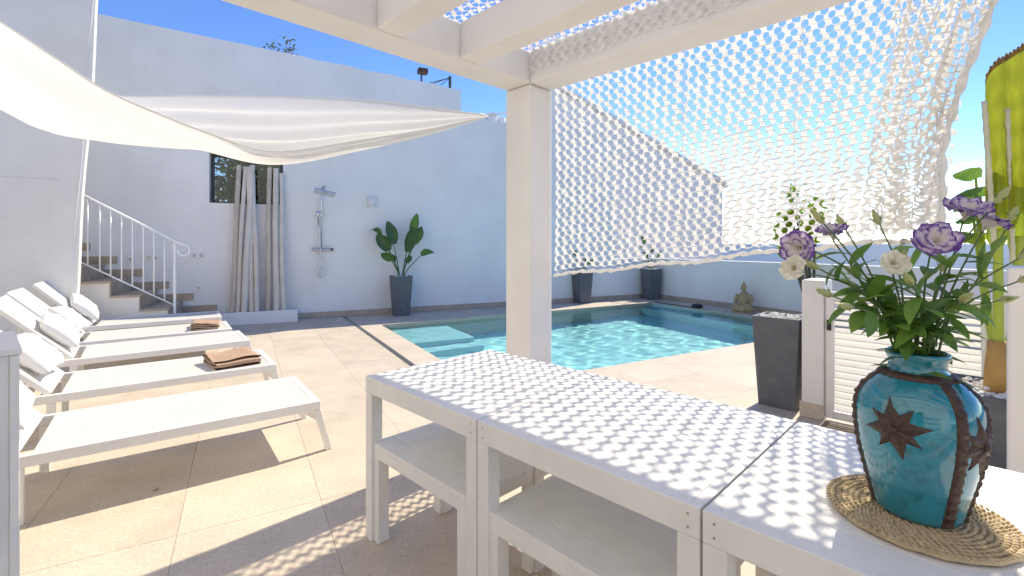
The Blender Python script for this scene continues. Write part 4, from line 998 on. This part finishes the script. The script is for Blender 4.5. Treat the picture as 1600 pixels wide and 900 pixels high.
PL = ['pale birch pole at the stair-side end of the trough', 'thin pale pole second from the stair-side end of the trough', 'thick pale pole third from the stair-side end of the trough',
      'slim pale pole squeezed behind two thick ones in the larger cluster', 'thick crossing pale pole in the middle of the larger cluster', 'thin leaning pole ending the larger cluster',
      'pale pole standing nearest the gap, starting the smaller cluster', 'thick pale pole in the middle of the smaller cluster', 'thin pale pole at the shower-side end of the trough']
for i, (s0, s1, h, r_) in enumerate([(a_ + (b_ - a_) * .3, b_, c_, d_) for a_, b_, c_, d_ in poles]):
    p0 = .20 + .05 * ((i % 3) - 1); pth = []; rr = []
    for k in range(15):
        t_ = k / 14; pth.append(W(s0 + (s1 - s0) * t_ + .006 * math.sin(t_ * 7 + i), p0 + (.07 - p0) * t_ + .004 * math.sin(t_ * 9 + i * 2), .121 + (h - .121) * t_)); rr.append(r_ * (.84 + .1 * (i % 2)) * (1.06 - .2 * t_) * (1 + .035 * math.sin(k * 2.2 + i)))
    tag(obj('birch_pole', G().tube(pth, rr, 12), 'log' if i % 3 else 'log_b', smooth=False, loc=W(s0, p0, .12)), PL[i], 'pole', 'pale birch poles standing in the trough'); smooth_by_angle(bpy.data.objects[-1] if False else col.objects[-1])

# ================================================================== VASE AND FLOWERS
VC = Vector((.913, 1.077, .7545)); TZ = .7545
# woven mat: one coiled braid
mt = thing('woven_placemat', 'round coiled straw placemat under the turquoise vase', 'placemat', VC)
g = G(); n = 13; per_turn = 56; pth = []
tot = n * per_turn
for i in range(tot + 1):
    t_ = i / tot; r_ = .012 + .155 * t_; q = 2 * math.pi * i / per_turn
    pth.append(VC + Vector((math.cos(q) * r_, math.sin(q) * r_, .007 + .0011 * math.sin(i * 2.3))))
g.tube(pth, [.0068 + .0010 * math.sin(i * 1.55) for i in range(len(pth))], 6)
obj('coil', g, 'straw', mt, smooth=True)
# stitches across the coils
g = G()
for k in range(n - 1):
    r_ = .03 + .155 * (k + .5) / n; m_ = int(2 * math.pi * r_ / .013)
    for j in range(m_):
        q = 2 * math.pi * (j + .3 * k) / m_; q2 = q + .010 / r_
        a_ = VC + Vector((math.cos(q) * (r_ - .0035), math.sin(q) * (r_ - .0035), .0118)); b_ = VC + Vector((math.cos(q2) * (r_ + .0035), math.sin(q2) * (r_ + .0035), .0118)); m2 = (a_ + b_) / 2 + UP * .0018
        g.tube([a_, m2, b_], [.0024, .003, .0024], 4)
o = obj('stitching', g, 'straw', mt, smooth=True); o['kind'] = 'stuff'
VZ = .016
prof = [(0, 0), (.070, 0), (.077, .004), (.080, .015), (.088, .05), (.100, .10), (.110, .15), (.1145, .195), (.1145, .225), (.110, .252), (.099, .275), (.080, .296), (.064, .308), (.054, .318), (.0515, .328), (.052, .336), (.056, .344), (.0585, .350), (.0575, .356), (.054, .358), (.050, .354), (.046, .335), (.050, .30), (.09, .25), (.10, .2), (.085, .06), (.0, .02)]
vz = thing('glazed_vase', 'glossy turquoise vase with brown relief bands and star flowers', 'vase', VC + UP * VZ)
obj('body', G().lathe(prof, VC + UP * VZ, 72), 'vase_glaze', vz, smooth=True)
def vr(z):
    for (r0, z0), (r1, z1) in zip(prof[1:19], prof[2:20]):
        if z0 <= z <= z1: return r0 + (r1 - r0) * (z - z0) / max(1e-6, z1 - z0)
    return prof[1][0]
cam_az = math.atan2(-VC.y, -VC.x)          # direction of the vase side turned to the terrace
def vp(az, z, off=0): r_ = vr(z) + off; return VC + Vector((math.cos(az) * r_, math.sin(az) * r_, z + VZ))
for k, az in enumerate([cam_az + R(d) for d in (-78, 38, 88, 152, 212)] ):
    g = G(); zs = [.006 + .308 * i / 60 for i in range(61)]; hw2 = .0105
    for i, z in enumerate(zs):
        r_ = vr(z); da = hw2 / r_; bumpy = .0035 + .0022 * (1 if i % 4 < 2 else 0) + .0012 * math.sin(i * 3.7 + k)
        for (a_, o_) in ((-1.15, -.001), (-.85, bumpy), (-.3, bumpy + .0015 * math.sin(i * 2.1)), (.3, bumpy + .001), (.85, bumpy), (1.15, -.001)): g.v.append(vp(az + a_ * da, z, o_))
    for i in range(60):
        for j in range(5): q = i * 6 + j; g.f.append((q, q + 1, q + 7, q + 6)); g.mi.append(0)
    obj('relief_band', g, 'vase_relief', vz, smooth=True)
g = G()
for i in range(73):
    az = 2 * math.pi * i / 72; b_ = .003 + .002 * (i % 3)
    for (z, o_) in ((.302, -.001), (.3045, b_), (.313, b_), (.3165, -.001)): g.v.append(vp(az, z, o_))
for i in range(72):
    for j in range(3): q = i * 4 + j; g.f.append((q, q + 4, q + 5, q + 1)); g.mi.append(0)
obj('neck_band', g, 'vase_relief', vz, smooth=True)
def star(az, zc, Rr, n=8):
    g = G(); ctr = None
    def sp(x, y, h):   # tangent-plane coordinates wrapped on the body
        z = zc + y; return vp(az + x / vr(z), z, h)
    for k in range(n):
        q = 2 * math.pi * k / n + .2; L_ = Rr * (1 if k % 2 == 0 else .86); w = R(29)
        seq = [(0, 0), (.45 * L_, q - w * 1.15), (L_, q), (.45 * L_, q + w * 1.15)]
        ps = [sp(r_ * math.cos(t_), r_ * math.sin(t_), h) for (r_, t_), h in zip(seq, (.006, .0005, .0005, .0005))]
        rg = [sp(r_ * math.cos(q), r_ * math.sin(q), h) for r_, h in ((.25 * L_, .0065), (.6 * L_, .0055), (.9 * L_, .003))]
        g.add(ps + rg, [(0, 1, 4), (1, 5, 4), (1, 2, 6), (1, 6, 5), (0, 4, 3), (4, 5, 3), (5, 6, 3), (6, 2, 3)])
    o = obj('star_flower', g, 'vase_relief', vz)
    obj('star_centre', G().ball(sp(0, 0, .006), .0085, 10, 6), 'vase_relief', o, smooth=True)
for d_, z_ in ((-19, .205), (63, .185), (122, .2), (182, .2), (246, .2)): star(cam_az + R(d_), z_, .066)

# lisianthus stems
def lisi(label, tip, kind, nl, face=None, size=.042, seed=0, bow=.03):
    """one stem from the vase neck to its flower"""
    rn = random.Random(seed); q = rn.uniform(0, 6.28); b = VC + Vector((math.cos(q) * .025, math.sin(q) * .025, VZ + .05)); tip = Vector(tip)
    nk = VC + UP * (VZ + .35) + Vector((tip.x - VC.x, tip.y - VC.y, 0)).normalized() * rn.uniform(.012, .04)
    mid = nk + (tip - nk) * .5 + UP * bow + Vector((rn.uniform(-.015, .015), rn.uniform(-.015, .015), 0))
    t = thing('lisianthus_stem', label, 'flower', b, group='lisianthus stems in the turquoise vase')
    pth = smooth_path([b, nk, mid, tip], 6); k = len(pth)
    obj('stem', G().tube(pth, [.0030 - .0014 * i / k for i in range(k)], 6), 'stem_green', t, smooth=True)
    for i in range(nl):
        f = .30 + .52 * (i + rn.random() * .6) / max(1, nl); p = pth[min(k - 2, int(f * k))]; dirn = (pth[min(k - 1, int(f * k) + 1)] - p).normalized()
        aa = rn.uniform(0, 6.28); o_ = (dirn.orthogonal().normalized()); o2 = dirn.cross(o_); d = (dirn * rn.uniform(.25, .8) + o_ * math.cos(aa) + o2 * math.sin(aa)).normalized()
        g = G(); leaf_shape(g, p, d, UP + rdir() * .4, rn.uniform(.05, .088), rn.uniform(.02, .034), rn.uniform(.1, .5), 6, 0, .25)
        obj('leaf', g, rn.choice(['leaf_mid', 'leaf_fresh', 'leaf_fresh', 'leaf_fresh']), t, smooth=True)
    d0 = (pth[-1] - pth[-3]).normalized(); ax = Vector(face).normalized() if face else d0
    if kind == 'bud':
        prof_ = [(.0015, 0), (.006, .006), (.0085, .016), (.007, .028), (.003, .042), (.0004, .048)]
        g = G().lathe(prof_, (0, 0, 0), 9); qd = d0.to_track_quat('Z', 'Y'); g.v = [tip + qd @ v for v in g.v]; obj('bud', g, 'bud', t, smooth=True)
        for s in range(3):
            g = G(); o_ = d0.orthogonal().normalized(); o_.rotate(Matrix.Rotation(s * 2.1, 3, d0)); leaf_shape(g, tip, (d0 + o_ * .5), o_, .028, .006, -.1, 3); obj('sepal', g, 'leaf_fresh', t, smooth=True)
        return t
    qd = ax.to_track_quat('Z', 'Y'); c = tip
    rim = 'petal_purple' if kind == 'purple' else 'petal_cream'
    for ring, (np_, op, sc, rot) in enumerate(((5, .70, 1.0, 0), (5, .50, .97, .6), (4, .32, .86, .2))):
        for i in range(np_):
            a0 = rot + 2 * math.pi * i / np_; wob = rn.uniform(-.1, .1); ph = rn.uniform(0, 6)
            def f(u, v):
                aw = (u - .5) * (2 * math.pi / np_ * 1.45) * (v ** .45); th = a0 + aw
                op_ = op + wob; r_ = size * sc * (.06 + 1.0 * math.sin(min(1.45, op_ * (v * 1.35))) * (v ** .55)); z = size * sc * (1.25 * math.sin(v * 1.45) * (1.08 - .42 * op_) - .0) 
                fl = .09 * size * v * v * math.sin(u * 11 + ph) + .05 * size * v ** 3 * math.sin(u * 23 + ph * 2); cup = -(abs(u - .5) * 2) ** 2 * .22 * size * v
                if v > .85: r_ += size * .12 * (v - .85) / .15; z -= size * .05 * (v - .85) / .15
                return c + qd @ Vector((math.cos(th) * (r_ + fl * .5 + cup * .3), math.sin(th) * (r_ + fl * .5 + cup * .3), z + fl + cup))
            g = G().grid(f, 9, 8)
            po = obj('petal', g, 'petal' if kind == 'purple' else 'petal_cream', t)
            po.data.polygons.foreach_set('use_smooth', [True] * len(po.data.polygons))
            at = po.data.attributes.new('rim', 'FLOAT', 'POINT'); at.data.foreach_set('value', [(q // 10 / 8) ** 2.3 * .86 for q in range(90)])
    g = G().ball(c + ax * (size * .35), size * .16, 8, 6); obj('flower_centre', g, 'flower_yellow' if kind == 'white' else 'bud', t, smooth=True)
    g = G()
    for s in range(5):
        o_ = ax.orthogonal().normalized(); o_.rotate(Matrix.Rotation(s * 1.257, 3, ax)); leaf_shape(g, tip - ax * .004, (ax * .5 + o_), -o_ + ax, size * .55, size * .13, .1, 3)
    obj('calyx', g, 'leaf_fresh', t, smooth=True)
    return t
TC = lambda x, y, d: px(x, y, d)
lisi('purple edged lisianthus drooping furthest towards the pool', TC(1262, 388, 1.12), 'purple', 7, (-.8, -.35, .05), .043, 1, .05)
lisi('half open purple edged lisianthus above the drooping one', TC(1302, 376, 1.16), 'purple', 7, (-.25, -.2, .9), .035, 2, .03)
lisi('full purple edged lisianthus facing the terrace in the bouquet centre', TC(1455, 388, 1.02), 'purple', 8, (-.35, -.75, .55), .042, 3, .02)
lisi('tallest dark purple lisianthus at the top of the bouquet', TC(1505, 345, 1.06), 'purple', 7, (-.1, -.45, .8), .043, 4, .02)
lisi('purple edged lisianthus beside the tallest one, facing the gate', TC(1535, 362, 1.10), 'purple', 7, (.25, -.35, .85), .039, 5, .02)
lisi('small cream white lisianthus low in the bouquet centre', TC(1392, 418, 1.05), 'white', 7, (-.3, -.8, .45), .029, 6, .01)
lisi('pale drooping lisianthus below the purple ones', TC(1248, 424, 1.08), 'white', 7, (-.7, -.4, .3), .029, 7, .05)
BT = [((1322, 360), 1.2, 'green lisianthus bud among the poolside flowers'), ((1288, 350), 1.1, 'green lisianthus bud leaning towards the net'), ((1555, 318), 1.05, 'yellow green bud beside the tallest purple flower'),
      ((1578, 345), 1.12, 'small bud on a long stem towards the wall end'), ((1590, 405), 1.0, 'thin wiry bud stem reaching past the wall end'), ((1375, 352), 1.2, 'slender bud arching in the middle gap of the bouquet'),
      ((1590, 440), 1.08, 'lowest wiry bud stem towards the wall end'), ((1340, 430), 1.22, 'short bud stem on the gate side of the bouquet'), ((1280, 420), 1.08, 'leafy bud stem stretching far over the planter side'), ((1425, 445), .98, 'short leafy stem over the vase rim'),
      ((1300, 462), 1.04, 'leafy stem reaching lowest over the gate post side'), ((1345, 455), 1.14, 'leafy stem between the vase rim and the gate latch'), ((1560, 470), 1.1, 'leafy stem spreading low towards the banana trunk'), ((1415, 400), 1.22, 'tall leafy stem at the back of the bouquet'),
      ((1500, 470), .96, 'leafy stem leaning over the vase shoulder towards the wall end'), ((1330, 480), .99, 'leafy stem leaning over the vase shoulder towards the pool'), ((1470, 425), 1.15, 'leafy stem standing behind the full purple flower')]
for i, ((x, y), d, lb) in enumerate(BT): lisi(lb, TC(x, y, d), 'bud', 9 if i >= 7 else 6, None, .03, 20 + i, .03)
